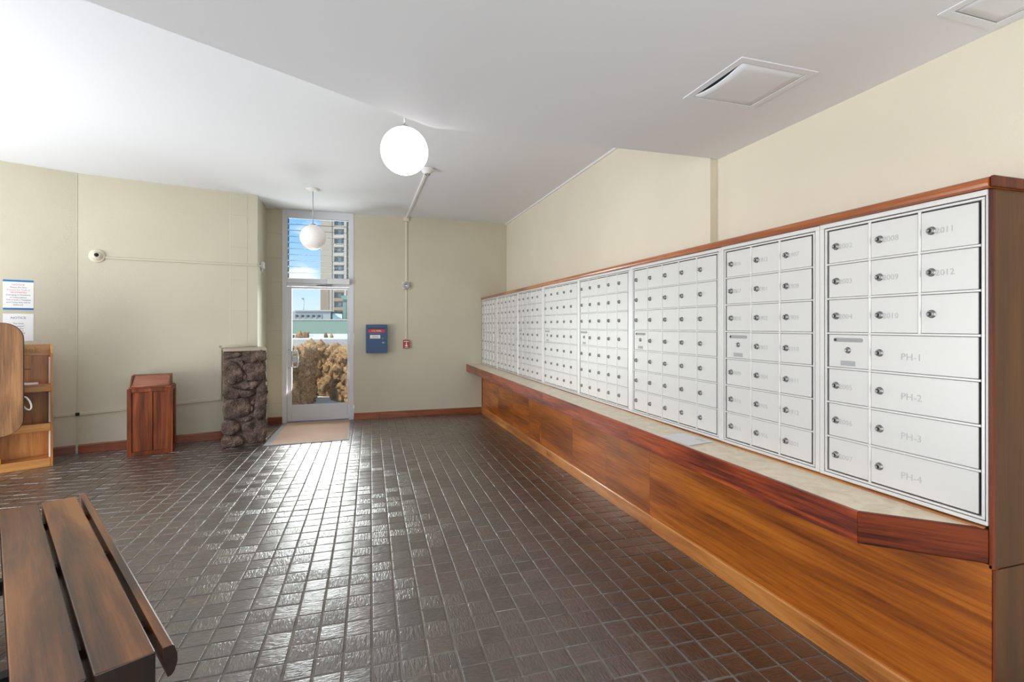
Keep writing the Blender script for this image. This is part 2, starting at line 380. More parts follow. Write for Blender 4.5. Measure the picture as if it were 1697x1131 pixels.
# ------------------------------------------------------------------ floor
YF = 7.99; HC = 3.145; HS = 2.60
X_R = 2.37; X_RN = 2.43
XC = 1.95
SLOPE = math.atan(0.0052)
def make_floor():
    bm = bmesh.new()
    box(bm, -5.6, 2.6, -3.2, 8.25, -0.12, -0.0020)
    for v in bm.verts: v.co.z += fz(v.co.y)
    fl = struct('floor', mesh_of('floor', bm, M['grout']), label='dark brown glazed square tile floor with grey grout')
    P = 0.1167; rot = -0.020
    cr, sr = math.cos(rot), math.sin(rot)
    half = P/2-0.0034
    def tile_geo(seed):
        rnd = random.Random(seed); n = 7; G7 = (-1, -.93, -.45, 0, .45, .93, 1)
        off = Vector((seed*3.1, seed*1.7, 0))
        tx, ty = rnd.uniform(-.017, .017), rnd.uniform(-.017, .017)
        vs = []; fs = []
        top = {}
        inner = half-0.0020
        for j in range(n):
            for i in range(n):
                u = G7[i]; v = G7[j]
                x, y = u*inner, v*inner
                d = max(abs(u), abs(v))
                z = 0.0005*(1-d**6)+x*tx+y*ty+0.0006*noise.noise(Vector((x*38, y*38, 0))+off)
                top[i, j] = len(vs); vs.append((x, y, z))
        for j in range(n-1):
            for i in range(n-1): fs.append((top[i, j], top[i+1, j], top[i+1, j+1], top[i, j+1]))
        ring = [(i, 0) for i in range(n)]+[(n-1, j) for j in range(1, n)]+[(i, n-1) for i in range(n-2, -1, -1)]+[(0, j) for j in range(n-2, 0, -1)]
        prev = [top[r] for r in ring]
        for sc_, dz in ((half/inner, -0.0016), (half/inner, -0.011)):
            cur = []
            for r in ring:
                x, y, z = vs[top[r]]
                w = 1+0.012*noise.noise(Vector((x*60, y*60, seed)))
                cur.append(len(vs)); vs.append((x*sc_*w, y*sc_*w, z+dz))
            for k in range(len(ring)):
                k2 = (k+1) % len(ring)
                fs.append((prev[k2], prev[k], cur[k], cur[k2]))
            prev = cur
        return vs, fs
    NV = 14
    geos = [tile_geo(s) for s in range(NV)]
    meshes = []
    for k, (vs, fs) in enumerate(geos):
        me = bpy.data.meshes.new('floor_tile'); me.from_pydata(vs, [], fs)
        me.polygons.foreach_set('use_smooth', [True]*len(fs)); me.materials.append(M['tile'])
        a = me.attributes.new('tv', 'FLOAT', 'POINT'); a.data.foreach_set('value', [(k+0.5)/NV]*len(vs)); meshes.append(me)
    cells = []
    for i in range(-62, 30):
        for j in range(-53, 16):
            a = 0.9405+P*(i+0.5); b = 2.126-P*(j-0.5)+0.012
            x = a*cr-b*sr; y = a*sr+b*cr
            if x > 1.99 or x < -5.3 or y < 0.55 or y > YF-0.04: continue
            # keep to what stands clear of the walls
            if y > 6.79+(x+3.05)*0.256-0.03 and x < -1.32: continue
            if x < -3.0 and y > 6.79+(x+3.05)*0.512-0.03: continue
            d = y*math.cos(YAW)+x*math.sin(YAW); l = x*math.cos(YAW)-y*math.sin(YAW)
            if d < 0.3 or abs(l/d) > 2.2: continue
            u = 848.5+F_PX*l/d; v = 540+F_PX*H/d
            inside = 0 < u < 1697 and v < 1131
            cells.append((0 if inside else 1, d, x, y))
    cells.sort()
    rnd = random.Random(3)
    V = []; FS = []; TV = []
    for n, (out_, d, x, y) in enumerate(cells):
        k = rnd.randrange(NV); q = rnd.randrange(4); z = fz(y)+0.001+rnd.uniform(-.0014, .0014)
        if n < 300:
            o = put('floor_tile', meshes[k], fl, (x, y, z), (-SLOPE, 0, rot+q*PI/2))
        else:
            c_, s_ = math.cos(rot+q*PI/2), math.sin(rot+q*PI/2); base = len(V)
            vs, fs = geos[k]
            for a, b, c in vs: V.append((x+a*c_-b*s_, y+a*s_+b*c_, z+c-(a*s_+b*c_)*0.0052))
            FS.extend([tuple(base+i for i in f) for f in fs]); TV.extend([(k+0.5)/NV]*len(vs))
    me = bpy.data.meshes.new('floor_tiles_beyond'); me.from_pydata(V, [], FS)
    me.polygons.foreach_set('use_smooth', [True]*len(FS)); me.materials.append(M['tile'])
    a = me.attributes.new('tv', 'FLOAT', 'POINT'); a.data.foreach_set('value', TV)
    put('floor_tile_field', me, fl, kind='stuff')
make_floor()

# ------------------------------------------------------------------ walls and ceilings
A1 = Vector((-3.05, 6.77, 0)); AN1 = math.radians(14.34); L1 = 1.817
AN2 = math.radians(27.1)
def wall_local(name, org, ang, x0, x1, z0, z1, mat, thick=0.15):
    bm = bmesh.new(); box(bm, x0, x1, 0, thick, z0, z1)
    return struct(name, mesh_of(name, bm, mat), org, (0, 0, ang))
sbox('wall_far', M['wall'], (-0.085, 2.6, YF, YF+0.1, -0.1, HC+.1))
def far_left():
    fr = struct('wall_far_left', None)
    # painted concrete blocks, flush mortar joints
    zs = [-0.1, 0.26, 0.62, 0.98, 1.34, 1.70, 2.06, 2.42, 2.78, HC]
    for a, b in zip(zs, zs[1:]): bx('block', M['wall'], (-1.55, -1.092, YF, YF+0.1, a+.0015, b-.0015), fr, 0.003)
    bx('mortar_bed', M['wall'], (-1.55, -1.092, YF+0.004, YF+0.1, -0.1, HC+0.1), fr)
far_left()
sbox('wall_right', M['wall_lit'], (X_R, X_R+0.3, 2.918, YF+0.2, -0.1, HC+.1))
sbox('wall_right_near', M['wall_lit'], (X_RN, X_RN+0.3, -3.2, 2.918, -0.1, HS+.1))
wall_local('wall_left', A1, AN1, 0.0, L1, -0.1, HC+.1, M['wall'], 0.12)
# rough patched blocks at the wall's right end
wp = struct('wall_left_patch', None, A1, (0, 0, AN1))
for a, b in ((1.17, 1.62), (1.62, 2.02), (2.02, 2.44), (2.44, 2.86), (2.86, 3.13)):
    bx('block', M['wall'], (1.50, 1.70, -0.0022, 0.02, a, b-.004), wp, 0.002)
wall_local('wall_left_far_end', A1, AN2, -2.6, -0.002, -0.1, HC+.1, M['wall'], 0.12)
# the return wall that runs back to the door wall
e1 = A1+Vector((math.cos(AN1), math.sin(AN1), 0))*L1
bm = bmesh.new()
prism(bm, [(e1.x, e1.y), (e1.x, e1.y+0.02), (-1.305, YF+0.1), (-1.6, YF+0.1), (-1.6, 7.3), (e1.x-.05, e1.y+.01)], 'z', -0.1, HC+.1)
struct('wall_return', mesh_of('wall_return', bm, M['wall']))
sbox('wall_back', M['wall'], (-5.6, 2.7, -3.35, -3.2, -0.1, HS+.1))
sbox('ceiling', M['ceil'], (-5.6, 2.7, -3.3, 8.1, HC, HC+0.12), label='white plaster ceiling of the far bay')
bm = bmesh.new()
C1 = (0.416, 2.948)
prism(bm, [C1, (2.44, 2.905), (2.44, -3.3), (-5.6, -3.3), (-5.6, -0.50)], 'z', HS, HC-0.001)
struct('ceiling_soffit', mesh_of('ceiling_soffit', bm, M['ceil']), label='lower grey-white ceiling over the mailboxes')
sbox('wall_left_side', M['wall'], (-5.6, -5.45, 4.6, 6.2, -0.1, HC+.1))
sbox('wall_left_side_sill', M['wall'], (-5.6, -5.45, -3.3, 4.6, -0.1, 0.3))
# thin white bead where the ceiling meets the right wall
sbox('trim_1', M['white_paint'], (X_R-0.02, X_R+0.01, 2.95, YF, HC-0.022, HC-0.001))
sbox('trim_2', M['wall'], (X_R-0.004, X_R+0.004, YF-0.012, YF, 1.9, HC-.02))

def hatch(label, x0, x1, y0, y1, drop):
    t = thing('access_hatch', label, 'ceiling hatch', ((x0+x1)/2, (y0+y1)/2, HS), 0, 'ceiling access hatches')
    w = (x1-x0)/2; h = (y1-y0)/2; f = 0.035
    bm = bmesh.new()
    box(bm, -w, w, h-f, h, -0.005, 0, .001); box(bm, -w, w, -h, -h+f, -0.005, 0, .001)
    box(bm, -w, -w+f, -h+f, h-f, -0.005, 0, .001); box(bm, w-f, w, -h+f, h-f, -0.005, 0, .001)
    obj('hatch_frame', bm, M['ceil'], t)
    bm = bmesh.new()
    a = w-f-0.004; b = h-f-0.004
    n = 8; vs = {}
    for i in range(n+1):
        for j in range(n+1):
            u = -1+2*i/n; v = -1+2*j/n
            z = -0.003-drop*(1-v*v)*max(0, -u*0.5+0.5)
            for s, dz in ((0, 0), (1, 0.006)): vs[i, j, s] = bm.verts.new((u*a, v*b, z+dz))
    for i in range(n):
        for j in range(n):
            for s in (0, 1): bm.faces.new((vs[i, j, s], vs[i+1, j, s], vs[i+1, j+1, s], vs[i, j+1, s])).smooth = True
    for i in range(n):
        for e in (0, n):
            bm.faces.new((vs[i, e, 0], vs[i+1, e, 0], vs[i+1, e, 1], vs[i, e, 1])); bm.faces.new((vs[e, i, 0], vs[e, i+1, 0], vs[e, i+1, 1], vs[e, i, 1]))
    obj('hatch_panel', bm, M['ceil'], t)
    bx('gap_shade', M['alu_gap'], (-w+f, w-f, -h+f, h-f, -0.0015, 0.0), t)  # dark sheet painting the shade in the gap round the panel
hatch('square white ceiling hatch above the mailboxes, its panel sagging open on one side', 1.600, 2.035, 1.765, 2.18, 0.020)
hatch('flush ceiling hatch painted over, cut by the top edge of the frame', 2.09, 2.40, 0.93, 1.31, 0.0)

# baseboards
def baseboard(name, org, ang, segs, mat, h=0.10, t=0.018):
    r = struct(name, None, org, (0, 0, ang))
    for a, b, z in segs:
        bm = bmesh.new(); prism(bm, [(0, z), (-t, z), (-t, z+h-.012), (-t*.5, z+h-.002), (0, z+h)], 'x', a, b)
        obj('board', bm, mat, r)
baseboard('baseboard_far', (0, YF, 0), 0, ((-0.083, 0.31, fz(YF)), (0.313, 1.925, fz(YF))), M['base_red'])
baseboard('baseboard_far_left', (0, YF, 0), 0, ((-1.29, -1.095, fz(YF)),), M['base_red'])
baseboard('baseboard_left', A1, AN1, ((0.012, 0.80, fz(6.8)), (0.803, 1.70, fz(6.95))), M['base_red'])
baseboard('baseboard_left_far_end', A1, AN2, ((-2.5, -0.012, fz(6.5)),), M['base_red'])

# ------------------------------------------------------------------ mailbox wall
Z0N, Z1N = 0.772, 1.861
def zb(y): return 0.768+0.0018*(y-1.07)
def zt(y): return 1.864-0.0022*(y-1.07)
units = [(1.093, 1.644, 3), (1.721, 2.268, 3), (2.341, 3.232, 5), (3.315, 4.166, 5), (4.233, 5.083, 5), (5.177, 6.009, 5), (6.073, 6.987, 5), (7.087, 7.945, 5)]
lab = ['nearest mailbox bank at the right end, three columns with wide PH doors',
       'second mailbox bank from the right end, three columns of equal square doors',
       'third mailbox bank from the right end, five columns, behind the paper on the counter',
       'fourth mailbox bank from the right end, five columns of narrow doors',
       'fifth mailbox bank from the right end, fourth from the far wall',
       'sixth mailbox bank from the right end, third from the far wall',
       'seventh mailbox bank from the right end, second from the far wall',
       'farthest mailbox bank, in the corner against the far wall']
nums = {0: [['2002', '2003', '2004', None, '2005', '2006', '2007'], ['2008', '2009', '2010', 'PH-1', 'PH-2', 'PH-3', 'PH-4'], ['2011', '2012', '']],
        1: [['1806', '1807', '1808', None, '1809', '1810', '1811'], ['1812', '1901', '1902', '1903', '1904', '1905', '1906'], ['1907', '1908', '1909', '1910', '1911', '1912', '2001']]}
def lock_mesh():
    bm = bmesh.new(); R = Matrix.Rotation(PI/2, 4, 'X')
    lathe(bm, [(0.0150, 0), (0.0146, 0.0015), (0.0120, 0.0025), (0.0120, 0.010), (0.0105, 0.0125), (0.0082, 0.0125), (0.0078, 0.011), (0, 0.011)], 16, 0, R)
    box(bm, -0.0016, 0.0016, -0.0120, -0.010, -0.0065, 0.003, mi=1)
    return mesh_of('lock', bm, [M['lock'], M['lock_dark']])
LOCK = lock_mesh()
door_cache = {}
def door_mesh(w, h):
    k = (round(w, 4), round(h, 4))
    if k not in door_cache:
        bm = bmesh.new(); box(bm, 0, w, -0.003, 0.004, 0, h, 0.0012)
        door_cache[k] = mesh_of('mail_door', bm, M['alu_door'])
    return door_cache[k]
rail_cache = {}
def rail_mesh(l, vert):
    k = (round(l, 4), vert)
    if k not in rail_cache:
        bm = bmesh.new(); r = 0.0042 if not vert else 0.0048
        pr = [(-r, 0.003), (-r, -0.003), (-r*.6, -0.0062), (r*.6, -0.0062), (r, -0.003), (r, 0.003)]
        if vert: prism(bm, pr, 'z', 0, l)
        else: prism(bm, [(p[1], p[0]) for p in pr], 'x', 0, l)
        rail_cache[k] = mesh_of('rail', bm, M['alu_frame'])
    return rail_cache[k]
def strip(bm, x0, x1, z0, z1, y0, y1): box(bm, x0, x1, y0, y1, z0, z1, 0.0012)
def mail_bank(k, y0, y1, nc, ya, yb_):
    yc = (y0+y1)/2; z0 = zb(yc); z1 = zt(yc); h = z1-z0
    # local x runs from the far side (0) to the near side, local y into the wall
    t = thing('mailbox_bank', lab[k], 'mailboxes', (XC, yb_, z0), -PI/2, 'aluminium mailbox banks along the right wall')
    W = yb_-ya; xl = yb_-y1; xr = yb_-y0
    bx('housing', M['alu_gap'], (0.002, W-0.002, 0.010, 0.34, 0.002, h-0.002), t)
    tb = 0.024
    for nm, (a, b, c, d) in (('frame_top', (0, W, h-0.019, h)), ('frame_bottom', (0, W, 0, 0.014)), ('frame_left', (0, xl-0.017, 0.014, h-0.019)), ('frame_right', (xr+0.017, W, 0.014, h-0.019))):
        bm = bmesh.new(); strip(bm, a, b, c, d, -0.006, 0.012); obj(nm, bm, M['alu_frame'], t)
    # inner door frame, set off by a dark gap
    g = 0.0155
    z_lo = 0.0165; z_hi = h-0.0225
    bm = bmesh.new()
    a, b = xl-0.0135, xr+0.0135
    ze = 0.0085
    strip(bm, a, b, z_hi-ze, z_hi, -0.0045, 0.012); strip(bm, a, b, z_lo, z_lo+ze, -0.0045, 0.012)
    strip(bm, a, a+0.0095, z_lo+ze, z_hi-ze, -0.0045, 0.012); strip(bm, b-0.0095, b, z_lo+ze, z_hi-ze, -0.0045, 0.012)
    o = obj('inner_frame', bm, M['alu_frame'], t)
    # doors
    dz0 = z_lo+ze; dz1 = z_hi-ze; rp = (dz1-dz0)/7; cp = (xr-xl)/nc
    gp = 0.0053
    for c in range(nc):
        for r in range(7):
            if k == 0 and c == 2 and r > 2: continue
            x = xl+cp*c; zt_ = dz1-rp*r; zz = zt_-rp
            w = cp*(2 if (k == 0 and c == 1 and r > 2) else 1)
            d = put('mail_door', door_mesh(w-2*gp, rp-2*gp), t, (x+gp, 0.0, zz+gp))
            dw, dh = w-2*gp, rp-2*gp
            if c == 0 and r == 3:
                d.name = 'master_door'
                sw = min(dw*0.82, 0.13)
                bm = bmesh.new(); n = 10; rr = 0.0085; pts = []
                for q in range(n+1): an = PI/2+PI*q/n; pts.append((dw/2-sw/2+rr+rr*math.cos(an), dh*0.84+rr*math.sin(an)))
                for q in range(n+1): an = -PI/2+PI*q/n; pts.append((dw/2+sw/2-rr+rr*math.cos(an), dh*0.84+rr*math.sin(an)))
                prism(bm, pts, 'y', -0.0036, -0.002); obj('outgoing_slot', bm, M['slot'], d)
                bx('slot_end', M['lock_dark'], (dw/2-sw/2+.003, dw/2-sw/2+0.014, -0.0042, -0.003, dh*.84-.005, dh*.84+.005), d)
                lk = put('lock', LOCK, d, (dw*0.5, -0.003, dh*0.53)); lk.scale = (.9, .6, .9)
                pl = bx('label_plate', M['plate'], (dw/2-min(.032, dw*.3), dw/2+min(.032, dw*.3), -0.0042, -0.003, dh*0.06, dh*0.06+0.020), d, 0.0004)
                continue
            lx = 0.034 if nc == 3 else 0.030
            put('lock', LOCK, d, (lx+random.uniform(-.0008, .0008), -0.003, dh*0.50), (0, random.uniform(-.25, .25), 0))
            if k in nums:
                s = nums[k][c][r]
                if s:
                    if s.startswith('PH'): put('engraved_number', text_mesh(s, 0.036, M['engrave'], ext=.0003), d, (dw*0.42, -0.0033, dh*0.42), FACE)
                    else: put('engraved_number', text_mesh(s, 0.030, M['engrave'], 'LEFT', ext=.0003), d, (lx+0.012, -0.0033, dh*0.47), FACE)
    for r in range(1, 7): put('horizontal_rail', rail_mesh(xr-xl+0.006, False), t, (xl-0.003, -0.001, dz1-rp*r))
    for c in range(1, nc):
        l = (dz1-dz0) if not (k == 0 and c == 2) else rp*3
        put('vertical_rail', rail_mesh(l, True), t, (xl+cp*c, 0.0, dz1-l))
edges = [1.072]+[(units[i][1]+units[i+1][0])/2 for i in range(7)]+[7.982]
for k, (y0, y1, nc) in enumerate(units): mail_bank(k, y0, y1, nc, edges[k]+0.0005, edges[k+1]-0.0005)

# surround: top rail, posts, end panel (one fixed piece of joinery)
def y_prism(bm, prof, y0, y1, dz0=0.0, dz1=0.0):
    A = [bm.verts.new((p[0], y0, p[1]+dz0)) for p in prof]; B = [bm.verts.new((p[0], y1, p[1]+dz1)) for p in prof]
    n = len(prof); bm.faces.new(A); bm.faces.new(B[::-1])
    for i in range(n): bm.faces.new((A[i], B[i], B[(i+1) % n], A[(i+1) % n])).smooth = False
sr = thing('mailbox_surround', 'long reddish wood surround framing the mailbox banks, with rounded top rail and end panel', 'cabinet', (XC, 1.05, 0))
def rail_prof(z):
    x0 = -0.024
    return [(0.42, z+0.002), (0.42, z+0.038), (0.0, z+0.038), (-0.014, z+0.036), (x0, z+0.027), (x0-0.002, z+0.016), (x0, z+0.006), (-0.016, z+0.001)]
js = [(0.0, 2.115), (2.115, 5.0), (5.0, 6.93)]
for i, (a, b) in enumerate([(1.060, 3.16), (3.162, 5.6), (5.602, 7.988)]):
    bm = bmesh.new(); z = zt(a)
    y_prism(bm, rail_prof(0), a-1.05, b-1.05, zt(a), zt(b)); obj('top_rail', bm, M['trim_y'], sr)
bx('corner_post', M['post'], (0.0, 0.0135, 0.011, 0.0215, 0.632, 1.862), sr, 0.001)
bx('corner_post_lower', M['post'], (-0.001, 0.0140, 0.0085, 0.0115, fz(1), 0.630), sr, 0.0005)
bx('end_panel', M['endpanel'], (0.0135, 0.445, 0.013, 0.0215, 0.63, 1.864), sr)
bx('end_panel_lower', M['endpanel'], (0.0140, 0.445, 0.0095, 0.0215, fz(1), 0.628), sr)
bx('end_top_trim', M['post'], (-0.018, 0.455, -0.004, 0.0095, 1.866, 1.902), sr, 0.003)
bx('far_post', M['post'], (-0.008, 0.02, 6.933, 6.938, 0.0, 1.85), sr)

# counter ledge
ct = thing('mail_counter', 'long wall-hung counter of cream marble tiles with a red wood fascia under the mailboxes', 'counter', (XC, 1.05, 0))
def zl(y): return 0.756+0.0036*(y-1.07)
XN = 1.686; CY0 = 1.31
fx = lambda y: XN - 0.0010*(y-CY0)
ys = [1.31+0.3048*i for i in range(0, 23)]; ys = [y for y in ys if y < 7.9]+[7.985]
for i, (a, b) in enumerate(zip(ys, ys[1:])):
    bm = bmesh.new()
    pts = [(fx(a)+0.012-XC, a+.0006-1.05), (XC-0.012-XC, a+.0006-1.05), (XC-0.012-XC, b-.0006-1.05), (fx(b)+0.012-XC, b-.0006-1.05)]
    A = [bm.verts.new((p[0], p[1], zl(p[1]+1.05))) for p in pts]; B = [bm.verts.new((p[0], p[1], zl(p[1]+1.05)-.012)) for p in pts]
    bm.faces.new(A); bm.faces.new(B)
    for q in range(4): bm.faces.new((A[q], A[(q+1) % 4], B[(q+1) % 4], B[q]))
    obj('marble_tile', bm, M['marble'] if 'marble' in M else M.setdefault('marble', marble_mat()), ct)
bm = bmesh.new(); z = zl(1.2)
prism(bm, [(XN+0.012-XC, 1.3094-1.05), (-0.012, 1.3094-1.05), (-0.012, 1.082-1.05)], 'z', z-.012, z); obj('marble_tile', bm, M['marble'], ct)
# carcass under the tiles
bm = bmesh.new()
y_prism(bm, [(XN+0.022-XC, -0.10), (0, -0.10), (0, -0.0125), (XN+0.022-XC, -0.0125)], 1.32-1.05, 7.985-1.05, zl(1.3), zl(7.985))
obj('carcass', bm, M['post'], ct)
# fascia boards
fj = [1.31, 2.87, 4.45, 5.4, 6.3, 7.2, 7.985]
for a, b in zip(fj, fj[1:]):
    bm = bmesh.new()
    for yy in (a, b-0.0012):
        pass
    va = []
    for yy in (a, b-0.0012):
        x = fx(yy)-XC; z = zl(yy)+0.003
        va.append([bm.verts.new((px, yy-1.05, pz)) for px, pz in ((x, z-.112), (x, z-.004), (x+.004, z), (x+.014, z), (x+.020, z-.004), (x+.020, z-.112))])
    bm.faces.new(va[0]); bm.faces.new(va[1][::-1])
    for q in range(6): bm.faces.new((va[0][q], va[1][q], va[1][(q+1) % 6], va[0][(q+1) % 6]))
    obj('fascia_board', bm, M['fascia'], ct)
# angled end board, built along its own length
p0 = Vector((XN-XC, CY0-1.05)); p1 = Vector((-0.001, 1.068-1.05)); dv = p1-p0; ln = dv.length; ang = math.atan2(dv.y, dv.x)
bm = bmesh.new(); box(bm, 0.0, ln-0.002, 0.0, 0.020, -0.112, 0.0, 0.003)
zf = zl(1.25)+0.002
obj('angled_fascia_board', bm, M['fascia_x'], ct, (p0.x, p0.y, zf), (0, 0, ang))
# under side
bm = bmesh.new(); prism(bm, [(XN+.02-XC, 1.33-1.05), (0.0, 1.33-1.05), (0.0, 1.095-1.05)], 'z', zl(1.2)-.10, zl(1.2)-.0125); obj('end_carcass', bm, M['post'], ct)
bm = bmesh.new(); y_prism(bm, [(-0.012, 0), (-0.010, 0.008), (0, 0.011), (0, 0)], 0.03, 6.93, zl(1.08)-.002, zb(7.98)-0.012); obj('back_bead', bm, M['base_gold'], ct)

# wood panelling below
kp = thing('wood_panelling', 'golden brown wood veneer panelling below the mail counter', 'panelling', (XC, 1.05, 0))
pj = [1.0625, 3.03, 3.67, 4.35, 5.2, 5.63, 6.27, 7.0, 7.985]
for i, (a, b) in enumerate(zip(pj, pj[1:])):
    bx('veneer_panel', M['veneer'], (0.0, 0.03, a-1.05+.0008, b-1.05-.0008, -0.02, zl(a)-0.113), kp, 0.0006)
# patchwork inserts near the far end
for a, b, z0, z1 in ((5.25, 5.60, 0.10, 0.30), (6.3, 6.9, 0.38, 0.58)):
    bx('veneer_patch', M['veneer'], (-0.0012, 0.0, a-1.05, b-1.05, z0, z1), kp)
bb = struct('baseboard_right', None, (XC, 1.05, 0))
bj = [1.0615, 2.985, 3.46, 5.0, 6.5, 7.985]
for a, b in zip(bj, bj[1:]):
    bm = bmesh.new()
    y_prism(bm, [(0, 0), (-0.013, 0), (-0.013, 0.090), (-0.009, 0.098), (0, 0.101)], a-1.05, b-1.05-.0015, fz(a), fz(b)); obj('board', bm, M['base_gold'], bb)

# paper on the counter
pp = thing('paper_sheet', 'folded white paper sheet lying on the marble counter under the third mailbox bank', 'paper', (1.805, 2.43, zl(2.43)+0.0012), math.radians(0))
c_ = [(1.718, 2.541), (1.878, 2.560), (1.905, 2.323), (1.721, 2.290)]
bm = bmesh.new(); prism(bm, [(x-1.805, y-2.43) for x, y in c_], 'z', 0, 0.0012); prism(bm, [(x-1.805+.004, y-2.43+.002) for x, y in c_], 'z', 0.0025, 0.0035)
prism(bm, [(x-1.805+(.006 if x < 1.8 else 0), y-2.43) for x, y in c_[:2]]+[(c_[1][0]-1.805, c_[1][1]-2.435), (c_[0][0]-1.799, c_[0][1]-2.435)], 'z', 0.0012, 0.0026)
obj('sheet', bm, M['white'], pp)
for i in range(3): bx('printed_line', M['plate'], (0.045+.012*i, 0.049+.012*i, -0.09, -0.02, 0.0036, 0.0038), pp)

# ------------------------------------------------------------------ door wall
dr = struct('door_1', None, (-0.597, YF, 0))
DL, DR_ = -0.503, 0.508
bx('frame_jamb', M['door_alu'], (DL, DL+0.068, -0.012, 0.10, fz(8), HC), dr, 0.003)
bx('frame_jamb', M['door_alu'], (DR_-0.068, DR_, -0.012, 0.10, fz(8), HC), dr, 0.003)
bx('frame_head', M['door_alu'], (DL+.068, DR_-.068, -0.010, 0.10, 3.035, HC+.01), dr, 0.003)
bx('transom_bar', M['door_alu'], (DL+.068, DR_-.068, -0.014, 0.10, 2.055, 2.125), dr, 0.003)
bx('door_stop', M['door_alu'], (DL+.068, DR_-.068, 0.0, 0.06, 2.01, 2.054), dr, 0.002)
bx('threshold', M['steel'], (DL+.068, DR_-.068, -0.03, 0.10, fz(8)-.004, fz(8)+0.012), dr, 0.003)
leaf0, leaf1, gl0, gl1 = DL+0.071, DR_-0.071, DL+0.134, DR_-0.092
bx('lock_stile', M['door_alu'], (leaf0, gl0, 0.004, 0.048, -0.01, 2.005), dr, 0.003)
bx('hinge_stile', M['door_alu'], (gl1, leaf1, 0.004, 0.048, -0.01, 2.005), dr, 0.003)
bx('top_rail', M['door_alu'], (gl0, gl1, 0.004, 0.048, 1.975, 2.005), dr, 0.003)
bx('bottom_rail', M['door_alu'], (gl0, gl1, 0.004, 0.048, -0.01, 0.232), dr, 0.003)
bx('glass_pane', M['glass'], (gl0, gl1, 0.024, 0.029, 0.232, 1.975), dr)
bx('handle_plate', M['door_alu'], (leaf0+0.005, leaf0+0.155, -0.006, 0.004, 0.880, 0.965), dr, 0.002)
bm = bmesh.new(); cx, cz = gl0+0.045, 0.925
pts = []
for q in range(25):
    an = 2*PI*q/24; x = cx+0.040*abs(math.cos(an))**0.5*(1 if math.cos(an) > 0 else -1); z = cz+0.125*abs(math.sin(an))**0.5*(1 if math.sin(an) > 0 else -1)
    pts.append((x, -0.045, z))
tube(bm, pts, 0.008, 8, cap=False)
tube(bm, [(cx-.04, -0.045, cz-.09), (cx-.04, 0.004, cz-.09)], 0.007, 8); tube(bm, [(cx-.04, -0.045, cz+.09), (cx-.04, 0.004, cz+.09)], 0.007, 8)
obj('pull_handle', bm, M['steel'], dr)
for z in (1.06, 0.79): bm = bmesh.new(); lathe(bm, [(0, .003), (.007, .002), (.007, 0)], 10, 0, Matrix.Translation((leaf0+.022, 0.003, z)) @ Matrix.Rotation(PI/2, 4, 'X')); obj('screw', bm, M['clip'], dr)
bm = bmesh.new(); box(bm, 0.135, 0.455, -0.075, -0.014, 2.045, 2.135, 0.006, seg=2); cl = obj('door_closer', bm, M['alu'], dr)
bm = bmesh.new(); tube(bm, [(0.20, -0.06, 2.04), (-0.02, -0.03, 2.027), (0.20, -0.02, 2.015)], 0.007, 8); obj('closer_arm', bm, M['steel'], cl)
# louvred transom window
wn = struct('window_1', None, (-0.597, YF, 0))
n = 10; zlo, zhi = 2.125, 3.035; ph = (zhi-zlo)/n
for i in range(n):
    z = zlo+ph*(i+0.5)
    bm = bmesh.new(); box(bm, DL+0.085, DR_-0.085, -0.0025, 0.0025, -ph*0.54, ph*0.54)
    obj('louver_pane', bm, M['glass'], wn, (0, 0.045, z), (math.radians(-16), 0, 0))
    bm = bmesh.new(); box(bm, DL+0.085, DR_-0.085, -0.0034, 0.0034, -0.0022, 0.0022); obj('pane_edge', bm, M['clip'], wn, (0, 0.045+.5*ph*math.sin(math.radians(16)), z-ph*0.5), (math.radians(-16), 0, 0))
    for s in (0, 1):
        x = (DL+0.078) if s == 0 else (DR_-0.090)
        bm = bmesh.new(); box(bm, x, x+0.012, -0.006, 0.006, -ph*0.42, ph*0.42, 0.001); obj('louver_clip', bm, M['clip'], wn, (0, 0.045, z), (math.radians(-16), 0, 0))
bx('side_channel', M['door_alu'], (DL+.068, DL+.078, 0.02, 0.08, zlo, zhi), wn)
bx('side_channel', M['door_alu'], (DR_-.078, DR_-.068, 0.02, 0.08, zlo, zhi), wn)

# entrance mat
dm = thing('door_mat', 'tan ribbed coir mat lying at the glass door', 'mat', (-0.60, 7.2, fz(7.2)+.004))
def on_floor(pts, z0, z1, bm):
    A = [bm.verts.new((p[0]+0.60, p[1]-7.2, fz(p[1])-fz(7.2)+z1)) for p in pts]; B = [bm.verts.new((p[0]+0.60, p[1]-7.2, fz(p[1])-fz(7.2)+z0)) for p in pts]
    bm.faces.new(A); bm.faces.new(B[::-1])
    for q in range(len(pts)): bm.faces.new((A[q], B[q], B[(q+1) % len(pts)], A[(q+1) % len(pts)]))
bm = bmesh.new(); on_floor([(-1.03, 6.52), (-0.15, 6.56), (-0.15, 7.93), (-1.01, 7.93)], 0.0, 0.008, bm); obj('pile', bm, M['mat'], dm)
bm = bmesh.new(); on_floor([(-1.10, 6.50), (-1.028, 6.50), (-1.008, 7.93), (-1.075, 7.93)], 0.0, 0.007, bm); obj('edge_strip', bm, M['mat_edge'], dm)
bm = bmesh.new(); on_floor([(-1.03, 6.495), (-0.13, 6.535), (-0.13, 6.56), (-1.03, 6.52)], 0.0, 0.006, bm); obj('edge_strip', bm, M['mat_edge'], dm)
bm = bmesh.new(); on_floor([(-0.15, 6.56), (-0.13, 6.56), (-0.13, 7.93), (-0.15, 7.93)], 0.0, 0.006, bm); obj('edge_strip', bm, M['mat_edge'], dm)

